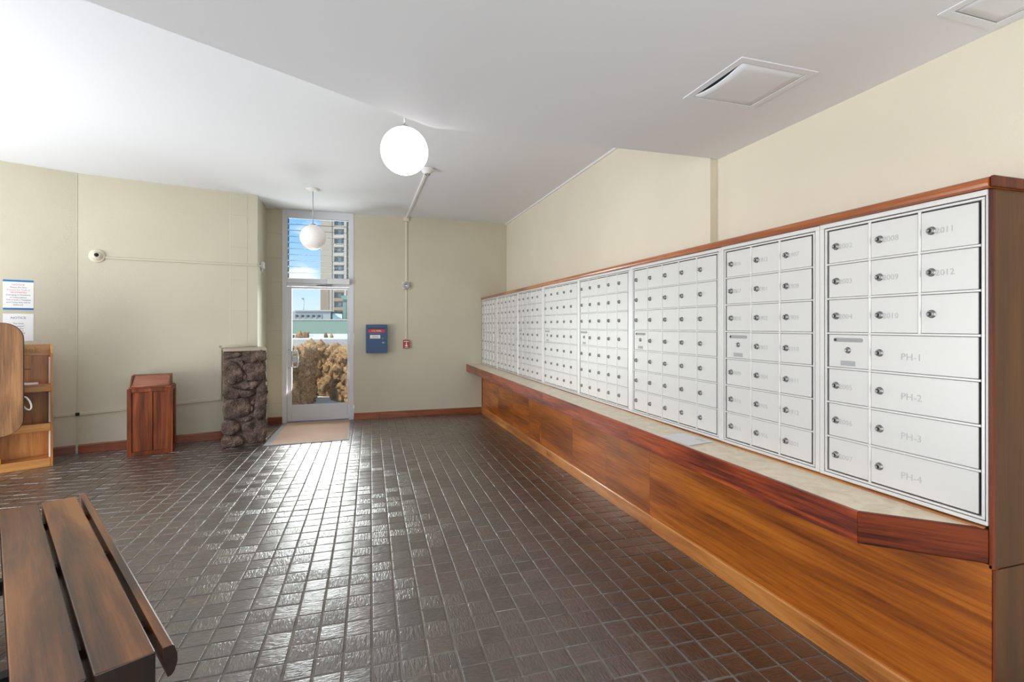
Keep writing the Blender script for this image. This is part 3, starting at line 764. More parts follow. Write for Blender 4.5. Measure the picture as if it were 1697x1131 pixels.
# blue mail drop box
mb = thing('mail_drop_box', 'blue metal mail drop box mounted on the far wall beside the door', 'mailbox', (0.252, YF, 1.00))
bx('body', M['blue'], (-0.160, 0.160, -0.12, 0.0, 0.0, 0.435), mb, 0.006, 2)
bx('slot_hood', M['blue'], (-0.13, 0.13, -0.135, -0.12, 0.375, 0.395), mb, 0.004)
bx('slot_shadow', M['black'], (-0.122, 0.122, -0.1215, -0.1195, 0.366, 0.375), mb)
rl = bx('red_label_band', M['redlab'], (-0.125, 0.120, -0.1225, -0.12, 0.315, 0.362), mb)
put('lettering', text_mesh('U.S. MAIL', 0.036, M['white']), rl, (-0.003, -0.1232, 0.338), FACE)
st = bx('sticker', M['white'], (-0.100, 0.052, -0.1215, -0.12, 0.222, 0.296), mb)
bx('sticker_stripe', M['ink_blue'], (-0.100, 0.052, -0.1222, -0.1214, 0.276, 0.294), st)
for i in range(3): bx('printed_line', M['ink_red'] if i == 1 else M['ink'], (-0.085+.01*i, 0.04-.01*i, -0.1220, -0.1214, 0.232+.013*i, 0.236+.013*i), st)
bm = bmesh.new(); lathe(bm, [(.011, 0), (.011, .004), (0, .004)], 12, 0, Matrix.Translation((0.090, -0.12, 0.222)) @ Matrix.Rotation(PI/2, 4, 'X')); obj('lock', bm, M['lock'], mb)
bm = bmesh.new(); lathe(bm, [(.020, 0), (.020, .001), (0, .001)], 12, 0, Matrix.Translation((0.098, -0.12, 0.157)) @ Matrix.Rotation(PI/2, 4, 'X') @ Matrix.Scale(.6, 4, (0, 1, 0))); obj('scuff', bm, M['plate'], mb)

# fire alarm run: ceiling detector, raceway, round beacon, pull station
hd = thing('heat_detector', 'small tiered white heat detector on the ceiling behind the near globe lamp', 'detector', (0.71, 5.45, HC))
bm = bmesh.new(); lathe(bm, [(0, 0), (.075, 0), (.075, -.018), (.058, -.024), (.058, -.040), (.042, -.046), (.040, -.058), (0, -.058)], 24); obj('housing', bm, M['raceway_white'], hd)
bm = bmesh.new()
for q in range(7): a = 2*PI*q/7; box(bm, .026*math.cos(a)-.004, .026*math.cos(a)+.004, .026*math.sin(a)-.004, .026*math.sin(a)+.004, -.068, -.057)
obj('sensor_vents', bm, M['clip'], hd)
rc = thing('ceiling_raceway', 'white cable raceway running across the ceiling to the far wall', 'cable raceway', (0.715, 5.5, HC))
bx('channel', M['raceway_white'], (-0.014, 0.014, 0.03, YF-5.5, -0.016, 0.0), rc, 0.003)
rv = thing('wall_raceway', 'vertical cream cable raceway on the far wall down to the red alarm pull', 'cable raceway', (0.706, YF, 1.19))
bx('corner_box', M['raceway'], (-0.045, 0.045, -0.030, 0, 1.885, 1.950), rv, 0.003)
bx('channel', M['raceway'], (-0.016, 0.016, -0.016, 0, 0.93, 1.885), rv, 0.003)
bx('channel', M['raceway'], (-0.013, 0.013, -0.014, 0, 0.02, 0.80), rv, 0.003)
bc = thing('round_annunciator', 'round grey annunciator on a square cream box halfway up the far wall', 'alarm device', (0.706, YF, 2.055))
bx('back_box', M['raceway'], (-0.062, 0.062, -0.035, 0, -0.062, 0.062), bc, 0.006)
bm = bmesh.new(); lathe(bm, [(0.058, 0), (.058, .012), (.045, .020), (.030, .022), (.028, .016), (0, .016)], 24, 0, Matrix.Translation((0, -0.035, 0)) @ Matrix.Rotation(PI/2, 4, 'X')); obj('round_face', bm, M['plate'], bc)
bx('label_plate', M['white'], (-0.022, 0.022, -0.056, -0.050, -0.010, 0.014), bc); bx('label_bar', M['ink'], (-0.02, 0.02, -0.058, -0.056, 0.004, 0.012), bc)
al = thing('fire_alarm_pull', 'small red fire alarm pull station at the foot of the raceway', 'alarm', (0.706, YF, 1.06))
bx('body', M['red'], (-0.048, 0.048, -0.05, 0, 0.0, 0.135), al, 0.005)
bx('handle', M['white'], (-0.020, 0.020, -0.062, -0.05, 0.030, 0.050), al, 0.003)
bx('handle_stem', M['white'], (-0.007, 0.007, -0.060, -0.05, 0.050, 0.095), al, 0.002)
bx('white_bar', M['white'], (-0.036, 0.036, -0.0515, -0.05, 0.106, 0.116), al); bx('white_bar', M['white'], (-0.030, 0.030, -0.0515, -0.05, 0.010, 0.017), al)

# ------------------------------------------------------------------ globe pendants
def globe(label, x, y, zc, r, mat, canopy=True):
    t = thing('globe_pendant', label, 'pendant lamp', (x, y, HC), 0, 'white glass globe pendants')
    bm = bmesh.new(); lathe(bm, [(0, 0), (.085, 0), (.083, -.010), (.05, -.022), (.014, -.030), (0, -.030)], 28); obj('canopy', bm, M['white_paint'], t)
    bm = bmesh.new(); tube(bm, [(0, 0, -.02), (0, 0, zc-HC+r)], 0.0045, 8); obj('rod', bm, M['steel'], t)
    bm = bmesh.new(); lathe(bm, [(0, r+.012), (.030, r+.010), (.040, r-.006), (.0, r-.008)], 20, 0, Matrix.Translation((0, 0, zc-HC))); obj('fitter_cap', bm, M['steel'], t)
    bm = bmesh.new(); bmesh.ops.create_uvsphere(bm, u_segments=40, v_segments=24, radius=r)
    for f in bm.faces: f.smooth = True
    bmesh.ops.translate(bm, verts=bm.verts, vec=(0, 0, zc-HC)); obj('glass_globe', bm, mat, t)
globe('large lit white globe pendant hanging nearest the camera', 0.274, 3.22, 2.538, 0.149, globe_mat('lit_opal_glass', (250, 250, 250), 6.0))
globe('unlit white globe pendant hanging in front of the glass door', -0.563, 6.69, 2.535, 0.158, globe_mat('opal_glass_faint_glow', (238, 234, 228), 0.12))  # faint glow put into the glass although this lamp is off

# ------------------------------------------------------------------ left wall fittings (local frame of the wall: x along, y into wall)
def on_wall1(x): return A1+Vector((math.cos(AN1), math.sin(AN1), 0))*x
def wthing(name, label, cat, x, z, ang=AN1, group=None):
    p = A1+Vector((math.cos(ang), math.sin(ang), 0))*x
    return thing(name, label, cat, (p.x, p.y, z), ang, group)
cm = wthing('security_camera', 'cream dome security camera with black lens high on the left wall', 'security camera', 0.175, 2.22)
R90 = Matrix.Rotation(PI/2, 4, 'X')
bm = bmesh.new(); lathe(bm, [(.076, 0), (.076, .012), (.068, .018), (.056, .020), (.050, .034), (.036, .050), (0, .056)], 28, 0, R90); obj('dome', bm, M['raceway'], cm)
T_ = Matrix.Translation((0.004, -0.052, 0.006)) @ Matrix.Rotation(0.35, 4, 'Z') @ R90
bm = bmesh.new(); lathe(bm, [(.032, -.02), (.032, .010), (.024, .012), (.021, .004), (0, .004)], 24, 0, T_); obj('lens_ring', bm, M['raceway'], cm)
bm = bmesh.new(); lathe(bm, [(.021, .004), (.016, .011), (0, .0135)], 24, 0, T_); obj('lens', bm, M['black'], cm)
def race(name, label, segs, z0, w=0.013, d=0.014, ang=AN1, mat='wall'):
    t = wthing(name, label, 'cable raceway', segs[0][0], segs[0][1], ang)
    x0, z0 = segs[0][0], segs[0][1]
    for (a, za), (b, zb_) in zip(segs, segs[1:]):
        L = math.hypot(b-a, zb_-za); an = math.atan2(zb_-za, b-a)
        bm = bmesh.new(); box(bm, -w*.9, L+w*.9, -d, 0, -w, w, 0.003)
        obj('channel', bm, M[mat], t, (a-x0, 0, za-z0), (0, -an, 0))
    return t
race('cable_raceway', 'thin cream cable raceway from the dome camera along the left wall to its corner', [(0.262, 2.205), (1.80, 2.215)], 0)
lr = race('cable_raceway', 'stepped cream cable raceway low on the left wall, rising above the lava rock pillar', [(0.02, 0.420), (1.392, 0.485), (1.392, 1.150), (1.80, 1.165)], 0, 0.017, 0.016)
bx('joint_box', M['black'], (-0.03, 0.005, -0.022, 0, -0.018, 0.018), lr, 0.002)
race('cable_raceway', 'short cream cable raceway on the left wall beside the oak brochure rack', [(-1.2, 0.40), (-0.03, 0.425)], 0, 0.015, 0.014, AN2)
race('conduit_riser', 'thin vertical seam cover in the corner of the left wall', [(0.0, 0.10), (0.0, HC-.01)], 0, 0.006, 0.004)
jb = thing('junction_box', 'small cream junction box on the return wall near the glass door', 'electrical box', (-1.292, 7.50, 2.25), PI/2)
bx('box_body', M['white_paint'], (-0.06, 0.06, -0.035, 0.0, -0.045, 0.045), jb, 0.004)
bm = bmesh.new(); tube(bm, [(-0.06, -0.012, -0.02), (-0.27, -0.012, -0.03)], 0.008, 8); obj('conduit', bm, M['white_paint'], jb)
bm = bmesh.new(); box(bm, -0.02, 0.02, -0.02, 0, -0.085, -0.045, 0.003); obj('conduit_stub', bm, M['white_paint'], jb)

# notices
def notice(label, x0, x1, z0, z1, lines, stripes):
    w = x1-x0
    t = wthing('wall_notice', label, 'notice', x0, z0, AN2, 'paper notices on the left wall')
    bx('paper', M['white'], (0, w, -0.003, -0.0005, 0, z1-z0), t)
    if stripes:
        bx('blue_stripe', M['cyan'], (0, w, -0.0036, -0.0029, z1-z0-.020, z1-z0), t); bx('blue_stripe', M['cyan'], (0, w, -0.0036, -0.0029, 0, .020), t)
    for s, zz, sz, m in lines: put('lettering', text_mesh(s, sz, M[m], ext=.0002), t, (w/2, -0.0034, z1-z0-zz), FACE)
notice('white notice sheet with blue stripes at top and bottom, on the left wall', -0.583, -0.352, 1.588, 1.905,
       [('NOTICE', .052, .026, 'ink_red'), ('Please Do Not', .079, .021, 'ink'), ('Request for Theft of', .106, .021, 'ink_red'), ('NEWSPAPERS', .133, .021, 'ink_red'), ('belonging to Residents', .159, .020, 'ink'),
        ('w/ Subscription.', .186, .020, 'ink'), ('This is both a Violation', .212, .020, 'ink'), ('and Crime that will be', .238, .020, 'ink'), ('Enforced.', .264, .020, 'ink')], True)
notice('plain white notice sheet below the striped one, partly behind the laminate panel', -0.583, -0.352, 1.255, 1.547,
       [('NOTICE', .045, .032, 'ink'), ('The Daily', .105, .021, 'ink'), ('newspaper"', .132, .021, 'ink'), ('is for the', .158, .021, 'ink'), ('residents', .184, .021, 'ink_red'), ('of this building', .206, .017, 'ink'), ('only', .226, .017, 'ink')], False)

# ------------------------------------------------------------------ lava rock pillar
def stone_mesh(poly, depth, seed, rings=5, n=22, rough=0.14):
    """inflate a star-shaped outline (x, z) towards -y; returns mesh around its centre and the centre"""
    cx = sum(p[0] for p in poly)/len(poly); cz = sum(p[1] for p in poly)/len(poly)
    P = [(x-cx, z-cz) for x, z in poly]
    def radius(a):
        dx, dz = math.cos(a), math.sin(a); best = 0.02
        for i in range(len(P)):
            x1, z1 = P[i]; x2, z2 = P[(i+1) % len(P)]
            ex, ez = x2-x1, z2-z1; det = dx*(-ez)+ex*dz
            if abs(det) < 1e-9: continue
            t = (x1*(-ez)+ex*z1)/det; s = (dx*z1-dz*x1)/det
            if t > 0 and -1e-6 <= s <= 1+1e-6: best = max(best, t)
        return best
    R = [radius(2*PI*k/n) for k in range(n)]
    bm = bmesh.new(); off = Vector((seed*5.3, seed*2.1, seed))
    ring_v = []
    for j in range(rings+1):
        q = j/rings; s = math.cos(q*PI/2)**0.38 if j < rings else 0.0; y = -depth*math.sin(q*PI/2)**0.8
        if j == 0: y = depth*0.8; s = 0.95
        if j == rings: ring_v.append([bm.verts.new((0, y, 0))]); break
        row = []
        for k in range(n):
            a = 2*PI*k/n; x, z = R[k]*s*math.cos(a), R[k]*s*math.sin(a)
            nn = noise.noise(Vector((x, y, z))*16+off)*rough*0.16+noise.noise(Vector((x, y, z))*45+off)*rough*0.06
            row.append(bm.verts.new((x*(1+nn*1.2), y-nn*(1.5 if j > 0 else 0), z*(1+nn*1.2))))
        ring_v.append(row)
    for a, b in zip(ring_v, ring_v[1:]):
        for k in range(n):
            k2 = (k+1) % n
            f = bm.faces.new((a[k], a[k2], b[0])) if len(b) == 1 else bm.faces.new((a[k], a[k2], b[k2], b[k])); f.smooth = True
    return bm, (cx, cz)
PA = math.radians(12); pil = thing('lava_rock_pillar', 'waist-high dark lava rock pillar standing against the end of the left wall', 'stone pillar', (-1.535, 6.535, fz(6.55)), PA)
PW = 0.46; PH_ = 1.165
bm = bmesh.new(); box(bm, 0.008, PW-0.008, 0.02, 0.60, 0, PH_-0.02)
bmesh.ops.subdivide_edges(bm, edges=list(bm.edges), cuts=10, use_grid_fill=True)
for v in bm.verts:
    if v.co.z > 0.01: v.co += Vector((noise.noise(v.co*14), noise.noise(v.co*14+Vector((9, 0, 0))), 0))*0.008
obj('mortar_core', bm, M['mortar'], pil)
bm = bmesh.new(); box(bm, 0.0, PW+0.005, -0.012, 0.60, PH_-0.028, PH_, 0.006)
bmesh.ops.subdivide_edges(bm, edges=list(bm.edges), cuts=4, use_grid_fill=True)
for v in bm.verts: v.co += Vector((noise.noise(v.co*20), noise.noise(v.co*20+Vector((9, 0, 0))), noise.noise(v.co*20+Vector((0, 9, 0)))*.5))*0.008
obj('mortar_cap', bm, M['cap'], pil)
S_ = [[(95,140),(150,130),(235,135),(265,170),(240,190),(170,198),(110,200),(93,170)],
[(262,195),(330,130),(380,115),(470,120),(497,160),(485,210),(430,245),(350,245),(285,230)],
[(92,235),(175,222),(225,255),(262,320),(275,400),(250,440),(160,470),(105,455),(88,350)],
[(285,262),(380,245),(440,245),(495,270),(486,330),(494,390),(465,430),(380,438),(320,418),(300,360),(275,320)],
[(212,222),(270,222),(282,260),(280,330),(262,310),(240,260)],
[(245,490),(290,445),(380,435),(440,445),(400,490),(350,520),(290,515)],
[(93,480),(170,478),(240,505),(330,530),(400,530),(395,570),(320,598),(200,600),(110,612),(90,560)],
[(400,480),(450,450),(502,448),(496,620),(492,820),(430,830),(370,825),(375,720),(400,600)],
[(96,640),(200,605),(310,600),(345,640),(355,720),(320,780),(240,790),(160,795),(102,795),(88,720)],
[(328,640),(370,622),(394,650),(372,676),(338,672)],
[(238,802),(300,790),(362,790),(367,825),(300,842),(243,840)],
[(80,822),(180,805),(240,850),(250,920),(200,960),(120,965),(76,920)],
[(258,870),(340,845),(494,838),(498,950),(486,1062),(350,1070),(300,1042),(265,950)],
[(78,985),(150,965),(240,975),(290,1040),(270,1078),(150,1084),(70,1080)],
[(262,300),(290,340),(330,430),(300,440),(280,420)],
[(330,690),(362,682),(368,730),(345,765),(335,730)]]
for i, pg in enumerate(S_):
    poly = [((x-90)/408.0*PW, (1088-z)/983.0*PH_) for x, z in pg]
    bm, (cx, cz) = stone_mesh(poly, 0.045 if i not in (9, 10, 4, 14, 15) else 0.022, i+1)
    o = obj('stone', bm, M['lava'], pil, (cx, 0.014, cz)); o.scale = (1.05, 1, 1.05)
rnd = random.Random(5)
z = 0.02
while z < PH_-0.12:
    hh = rnd.uniform(.14, .24); hh = min(hh, PH_-0.03-z); yy = 0.05
    while yy < 0.52:
        ww = rnd.uniform(.16, .28); ww = min(ww, 0.60-yy)
        poly = [(ww*.5+ww*.47*math.cos(a)*rnd.uniform(.9, 1.05), hh*.5+hh*.46*math.sin(a)*rnd.uniform(.9, 1.05)) for a in [2*PI*k/9+.3 for k in range(9)]]
        bm, (cx, cz) = stone_mesh(poly, 0.012, int(z*100+yy*1000), 4, 16)
        obj('stone', bm, M['lava'], pil, (PW-0.008, yy+cx, z+cz), (0, 0, PI/2))
        yy += ww+.01
    z += hh+.01

# ------------------------------------------------------------------ waste bin
BA = math.radians(12.7)
wb = thing('wooden_waste_bin', 'mahogany wood waste bin with slanted hood standing by the left wall', 'waste bin', (-2.441, 6.414, fz(6.45)), BA)
W = 0.418; D = 0.40; Hb = 0.742
bx('carcass', M['bin'], (0.008, W-0.022, 0.021, D-.004, 0.012, Hb-.004), wb)
def rail(n, d, par=wb, mt='bin'): return bx(n, M[mt], d, par, 0.003)
rail('corner_stile', (0, 0.042, 0, 0.022, 0, Hb)); rail('corner_stile', (W-0.042, W, 0, 0.022, 0, Hb))
rail('front_rail', (0.042, W-0.042, 0.001, 0.02, Hb-0.040, Hb)); rail('front_rail', (0.042, W-0.042, 0.001, 0.02, 0, 0.042))
rail('centre_stile', (W/2-.020, W/2+.020, 0.001, 0.02, 0.042, Hb-.040))
rail('front_panel', (0.0425, W/2-.0205, 0.015, 0.020, 0.0425, Hb-.0405)); rail('front_panel', (W/2+.0205, W-0.0425, 0.015, 0.020, 0.0425, Hb-.0405))
rail('side_stile', (W-0.02, W, 0.024, 0.06, 0, Hb)); rail('side_stile', (W-0.02, W, D-.04, D, 0, Hb)); rail('side_rail', (W-0.02, W-.001, 0.06, D-.04, Hb-.04, Hb)); rail('side_rail', (W-0.02, W-.001, 0.06, D-.04, 0, .04))
rail('back_panel', (0, W-.02, D-.012, D, 0, Hb))
hd_ = bx('hood_base', M['bin'], (0.012, W-0.010, 0.004, D-.02, Hb, Hb+0.016), wb, 0.004)
# hood: slanted front plate between two side cheeks
def plate(bm, q, th):
    A = [bm.verts.new(p) for p in q]; nrm = (Vector(q[1])-Vector(q[0])).cross(Vector(q[3])-Vector(q[0])).normalized()*th
    B = [bm.verts.new(Vector(p)-nrm) for p in q]
    bm.faces.new(A); bm.faces.new(B[::-1])
    for i in range(4): bm.faces.new((A[i], B[i], B[(i+1) % 4], A[(i+1) % 4]))
z0 = Hb+.016; z1 = Hb+0.130
bm = bmesh.new(); plate(bm, [(0.035, 0.045, z0), (W-0.045, 0.045, z0), (W-0.055, 0.150, z1), (0.055, 0.150, z1)], 0.010); obj('hood_front', bm, M['bin_lid'], wb)
bm = bmesh.new(); prism(bm, [(0.02, z0), (D-.03, z0), (D-.05, z1+.006), (0.140, z1+.006)], 'x', 0.022, 0.034); obj('hood_cheek', bm, M['bin'], wb)
bm = bmesh.new(); prism(bm, [(0.02, z0), (D-.03, z0), (D-.05, z1+.006), (0.140, z1+.006)], 'x', W-0.044, W-0.032); obj('hood_cheek', bm, M['bin'], wb)
bx('hood_top', M['bin'], (0.034, W-.044, 0.150, D-.05, z1-.006, z1+.004), wb, 0.002)
bm = bmesh.new(); tube(bm, [(0.03, 0.03, z0+.006), (W*.5, 0.028, z0+.010), (W-.03, 0.03, z0+.012)], 0.006, 8); obj('hood_lip', bm, M['bin_lid'], wb)

# ------------------------------------------------------------------ oak brochure rack
RA = math.radians(27.5)
F0 = Vector((-3.011, 6.234)); RW = 0.60; RD = 0.28
o_ = F0-Vector((math.cos(RA), math.sin(RA)))*RW
rk = thing('brochure_rack', 'oak three-tier brochure rack standing at the left edge of the picture', 'rack', (o_.x, o_.y, fz(6.2)), RA)
for x in (0, RW-0.02):
    bm = bmesh.new(); prism(bm, [(0, 0), (RD, 0), (RD, 1.25), (0.12, 1.25), (0, 1.16)], 'x', x, x+0.02); obj('side_panel', bm, M['oak'], rk)
bx('back_panel', M['oak'], (0.02, RW-.02, RD-.01, RD, 0.0, 1.235), rk)
bx('header_board', M['oak_x'], (0.02, RW-.02, 0.115, 0.130, 1.135, 1.25), rk, 0.002)
bx('base_plinth', M['oak_x'], (0.02, RW-.02, 0.0, 0.02, 0.0, 0.085), rk, 0.003)
bx('bottom_shelf', M['oak_x'], (0.02, RW-.02, 0.02, RD-.01, 0.06, 0.078), rk)
for z, nm in ((0.365, 'lower'), (0.768, 'upper')):
    bx('shelf_lip', M['oak_x'], (0.02, RW-.02, 0.0, 0.018, z, z+0.078), rk, 0.003)
    bx('shelf', M['oak_x'], (0.02, RW-.02, 0.018, RD-.01, z+.005, z+.020), rk)
for a, b in ((0.09, 0.36), (0.45, 0.76), (0.85, 1.12)):
    bx('white_edge_strip', M['plain_white'], (RW-0.032, RW-.020, 0.03, 0.036, a, b), rk)  # thin white strips beside the right side panel
bx('slot_groove', M['black'], (0.30, RW-.16, 0.262, 0.271, 0.985, 0.991), rk)
put('gold_lettering', text_mesh('Week', 0.088, M['gold'], 'RIGHT', .004), rk, (RW-0.10, 0.110, 1.195), FACE)
mg = thing('magazine', 'thin white magazine lying on the top shelf of the oak rack', 'magazine', (o_.x+0.36*math.cos(RA)-0.10*math.sin(RA), o_.y+0.36*math.sin(RA)+.10*math.cos(RA), fz(6.2)+0.790), RA)
for i in range(3): bx('page_stack', M['white'], (-0.12+.006*i, 0.125+.004*i, -0.076, 0.12, 0.022*i, 0.022*i+.018), mg, 0.001)
yc = thing('yellow_card', 'small yellow card box on the bottom shelf of the oak rack, at the picture edge', 'card', (o_.x+0.19*math.cos(RA)-.08*math.sin(RA), o_.y+.19*math.sin(RA)+.08*math.cos(RA), fz(6.2)+0.079), RA)
bx('card', M['yellow'], (-0.05, 0.035, -0.03, 0.03, 0.0, 0.045), yc, 0.002)

# ------------------------------------------------------------------ laminate panel
PAa = math.radians(19)
pr_ = Vector((-3.062, 5.866)); PWd = 0.95
po = pr_-Vector((math.cos(PAa), math.sin(PAa)))*PWd
lp = thing('laminate_panel', 'brown woodgrain laminate tabletop with rounded corners standing upright in front of the oak rack', 'folding table', (po.x, po.y, fz(5.8)), PAa)
def rrect(x0, x1, z0, z1, r, n=8):
    pts = []
    for cx, cz, a0 in ((x1-r, z0+r, -PI/2), (x1-r, z1-r, 0), (x0+r, z1-r, PI/2), (x0+r, z0+r, PI)):
        for k in range(n+1): a = a0+PI/2*k/n; pts.append((cx+r*math.cos(a), cz+r*math.sin(a)))
    return pts
bm = bmesh.new(); prism(bm, rrect(0.004, PWd-.004, 0.40, 1.464, 0.15), 'y', -0.002, 0.004); obj('laminate_face', bm, M['laminate'], lp)
bm = bmesh.new(); prism(bm, rrect(0, PWd, 0.396, 1.468, 0.154), 'y', 0.0, 0.030); obj('table_top_edge', bm, M['lam_edge'], lp)
for x in (0.06,):
    bm = bmesh.new(); tube(bm, [(x, 0.06, 0.02), (x, 0.06, 1.0)], 0.018, 10); tube(bm, [(x, -0.25, 0.02), (x, 0.30, 0.02)], 0.016, 10); tube(bm, [(x, 0.06, 0.95), (x, 0.03, 0.95)], 0.016, 10); obj('folding_leg', bm, M['steel'], lp)
bm = bmesh.new(); pts = [(0.028*math.cos(2*PI*q/20), 0.0, 0.068*math.sin(2*PI*q/20)) for q in range(21)]
tube(bm, pts, 0.008, 8, cap=False); obj('white_loop_handle', bm, M['plain_white'], lp, (PWd+0.012, 0.05, 0.690), (0, -0.35, 0), label='white oval loop handle')

# ------------------------------------------------------------------ bench
BR = math.radians(29.57); bn = thing('slatted_bench', 'dark walnut slatted bench in the left foreground', 'bench', (-0.585, 1.73, fz(2.2)), BR)
ZB = 0.44+0.003; BL = 1.962
def slat(x0, x1, l=BL, zt_=ZB, th=0.10, par=bn, y0=0.0):
    bm = bmesh.new(); box(bm, x0, x1, y0, l, zt_-th, zt_, 0.004, seg=2)
    for f in bm.faces:
        if abs(f.normal.y) > .9: f.material_index = 1
    return obj('slat', bm, [M['bench'], M['bench_end']], par)
slat(-0.143, 0.0); slat(-0.305, -0.158, BL, y0=0.0); slat(-0.470, -0.325, BL)
bm = bmesh.new(); y0, y1 = 0.0, BL+0.03
prism(bm, [(0.018, ZB), (0.042, ZB), (0.047, ZB-.004), (0.055, ZB-.030), (0.056, ZB-.055), (0.048, ZB-.082), (0.040, ZB-.092), (0.030, ZB-.094), (0.022, ZB-.060)], 'y', y0, y1)
bm.normal_update()
for f in bm.faces:
    if abs(f.normal.y) > .9: f.material_index = 1
obj('edge_rail', bm, [M['bench'], M['bench_end']], bn)
for y in (0.27, 1.05, 1.72): bx('cross_bar', M['bench_dark'], (-0.46, 0.024, y, y+0.045, ZB-0.085, ZB-0.050), bn)
for y in (0.30, 1.60):
    for x in (-0.44, -0.09):
        bm = bmesh.new(); box(bm, x, x+0.07, y, y+0.07, 0, ZB-0.10, 0.004); obj('leg', bm, M['bench_end'], bn)
    bx('stretcher', M['bench_dark'], (-0.37, -0.09, y+.02, y+.05, 0.12, 0.17), bn)

# ------------------------------------------------------------------ outside
sbox('ground', M['concrete'], (-6, 8, 8.19, 11.6, -0.20, -0.06), label='pale concrete paving outside the door')
sbox('ground_deck', M['concrete'], (-14, 12, 11.62, 20.5, -0.20, 1.12), label='raised pale concrete deck behind the rock walls')
def blob_mesh(seed, n=2, squash=0.75):
    bm = bmesh.new(); bmesh.ops.create_icosphere(bm, subdivisions=n, radius=0.5); off = Vector((seed*3.3, seed*7.7, seed))
    for v in bm.verts:
        d = v.co.normalized(); k = 1+0.55*noise.noise(d*1.5+off)+0.28*noise.noise(d*4+off)+.12*noise.noise(d*9+off)
        v.co = d*0.5*k
    for f in bm.faces: f.smooth = True
    return mesh_of('rock', bm, M['tan_rock'])
BLOBS = [blob_mesh(s, 3) for s in range(8)]
def rock_wall(label, pts, ztop, step=0.2, size=0.26, z0=-0.05, seed=1):
    cx, cy = pts[0]
    t = thing('rock_wall', label, 'rock wall', (cx, cy, -0.06), 0, 'tan rock walls outside the door')
    rnd = random.Random(seed)
    bm = bmesh.new()
    for (x0, y0), (x1, y1) in zip(pts, pts[1:]):
        d = Vector((x1-x0, y1-y0)); L = d.length; d.normalize(); nn = Vector((-d.y, d.x))*(1 if True else -1)
        q = [(x0, y0), (x1, y1), (x1+nn.x*.5, y1+nn.y*.5), (x0+nn.x*.5, y0+nn.y*.5)]
        prism(bm, [(a-cx, b-cy) for a, b in q], 'z', 0.0, ztop-0.02)
    obj('rock_bed', bm, M['tan_core'], t)
    for (x0, y0), (x1, y1) in zip(pts, pts[1:]):
        d = Vector((x1-x0, y1-y0)); L = d.length; d.normalize(); nn = Vector((-d.y, d.x))
        z = 0.06
        row = 0
        while z < ztop+0.06:
            s = (row % 2)*step*0.5
            while s < L:
                k = size*rnd.uniform(.75, 1.3); o = put('rock', BLOBS[rnd.randrange(8)], t, (x0+d.x*s-cx-nn.x*.02+rnd.uniform(-.03, .03), y0+d.y*s-cy-nn.y*.02+rnd.uniform(-.04, .03), z+rnd.uniform(-.03, .03)), (rnd.uniform(0, 6), rnd.uniform(0, 6), rnd.uniform(0, 6)))
                o.scale = (k*rnd.uniform(.8, 1.3), k*rnd.uniform(.7, 1.0), k*rnd.uniform(.7, 1.0)); s += step*rnd.uniform(.8, 1.2)
            z += step*0.78; row += 1
rock_wall('tan rock wall nearest the glass door on its left side', [(-1.75, 9.25), (-1.16, 9.42), (-0.98, 9.95), (-0.93, 10.5)], 1.04, 0.17, 0.25, seed=4)
rock_wall('shaded tan rock wall in the middle of the view through the door', [(-1.05, 11.25), (-0.75, 11.15), (-0.42, 10.95)], 1.03, 0.17, 0.25, seed=8)
rock_wall('tan rock wall at the right side of the view through the door', [(-0.44, 10.75), (-0.30, 10.15), (0.0, 9.75), (0.5, 9.5)], 1.05, 0.17, 0.24, seed=12)
rm = thing('rock_mound', 'low tan rock mound on the pale deck beyond the rock walls', 'rocks', (-1.42, 13.0, 1.12))
for i, (x, y, s) in enumerate(((-.18, 0, .16), (0, .1, .2), (.16, 0, .17), (.05, -.1, .12), (.62, .1, .13), (.75, 0, .1))): o = put('rock', BLOBS[i], rm, (x, y, .03), (i, i*2, i)); o.scale = (s*1.4, s, s*.7)
pb = thing('small_shrub', 'small green and white shrub between the rock walls outside', 'plant', (-0.93, 10.75, -0.06))
bm = bmesh.new(); rnd = random.Random(2)
for i in range(160):
    p = Vector((rnd.gauss(0, .07), rnd.gauss(0, .06), abs(rnd.gauss(.12, .08)))); u = Vector((rnd.uniform(-1, 1), rnd.uniform(-1, 1), rnd.uniform(-1, 1))).normalized()*.03; w = u.orthogonal().normalized()*.016
    bm.faces.new([bm.verts.new(q) for q in (p-u, p+w, p+u, p-w)])
obj('foliage', bm, M['foliage'], pb, kind='stuff')
pw = thing('pool_edge', 'narrow blue water strip on the deck at the left of the door view', 'pool', (-1.75, 14.6, 1.12), -0.29)
bx('water', M['pool'], (-1.5, 0.25, 0, 0.8, 0, 0.01), pw)
gw = thing('green_wall', 'low sage green painted wall beyond the deck', 'wall', (-3.285, 19.855, 1.12), math.atan2(18.684-19.855, 0.504+3.285))
bx('wall_body', M['green'], (-4, 7, 0, 0.25, -0.1, 0.50), gw); bx('coping', M['slab'], (-4, 7, -0.02, 0.27, 0.50, 0.535), gw)
gp = thing('green_post', 'green square post rising behind the green wall at the right', 'post', (-0.50, 19.6, 1.0), -0.29)
bx('shaft', M['green'], (-0.11, 0.5, 0, 0.25, 0, 1.40), gp); bx('cap', M['green'], (-0.16, 0.56, -0.05, 0.30, 1.40, 1.55), gp); bx('recess', M['dkgreen'], (0.02, 0.03, -0.004, 0, 0, 1.35), gp)
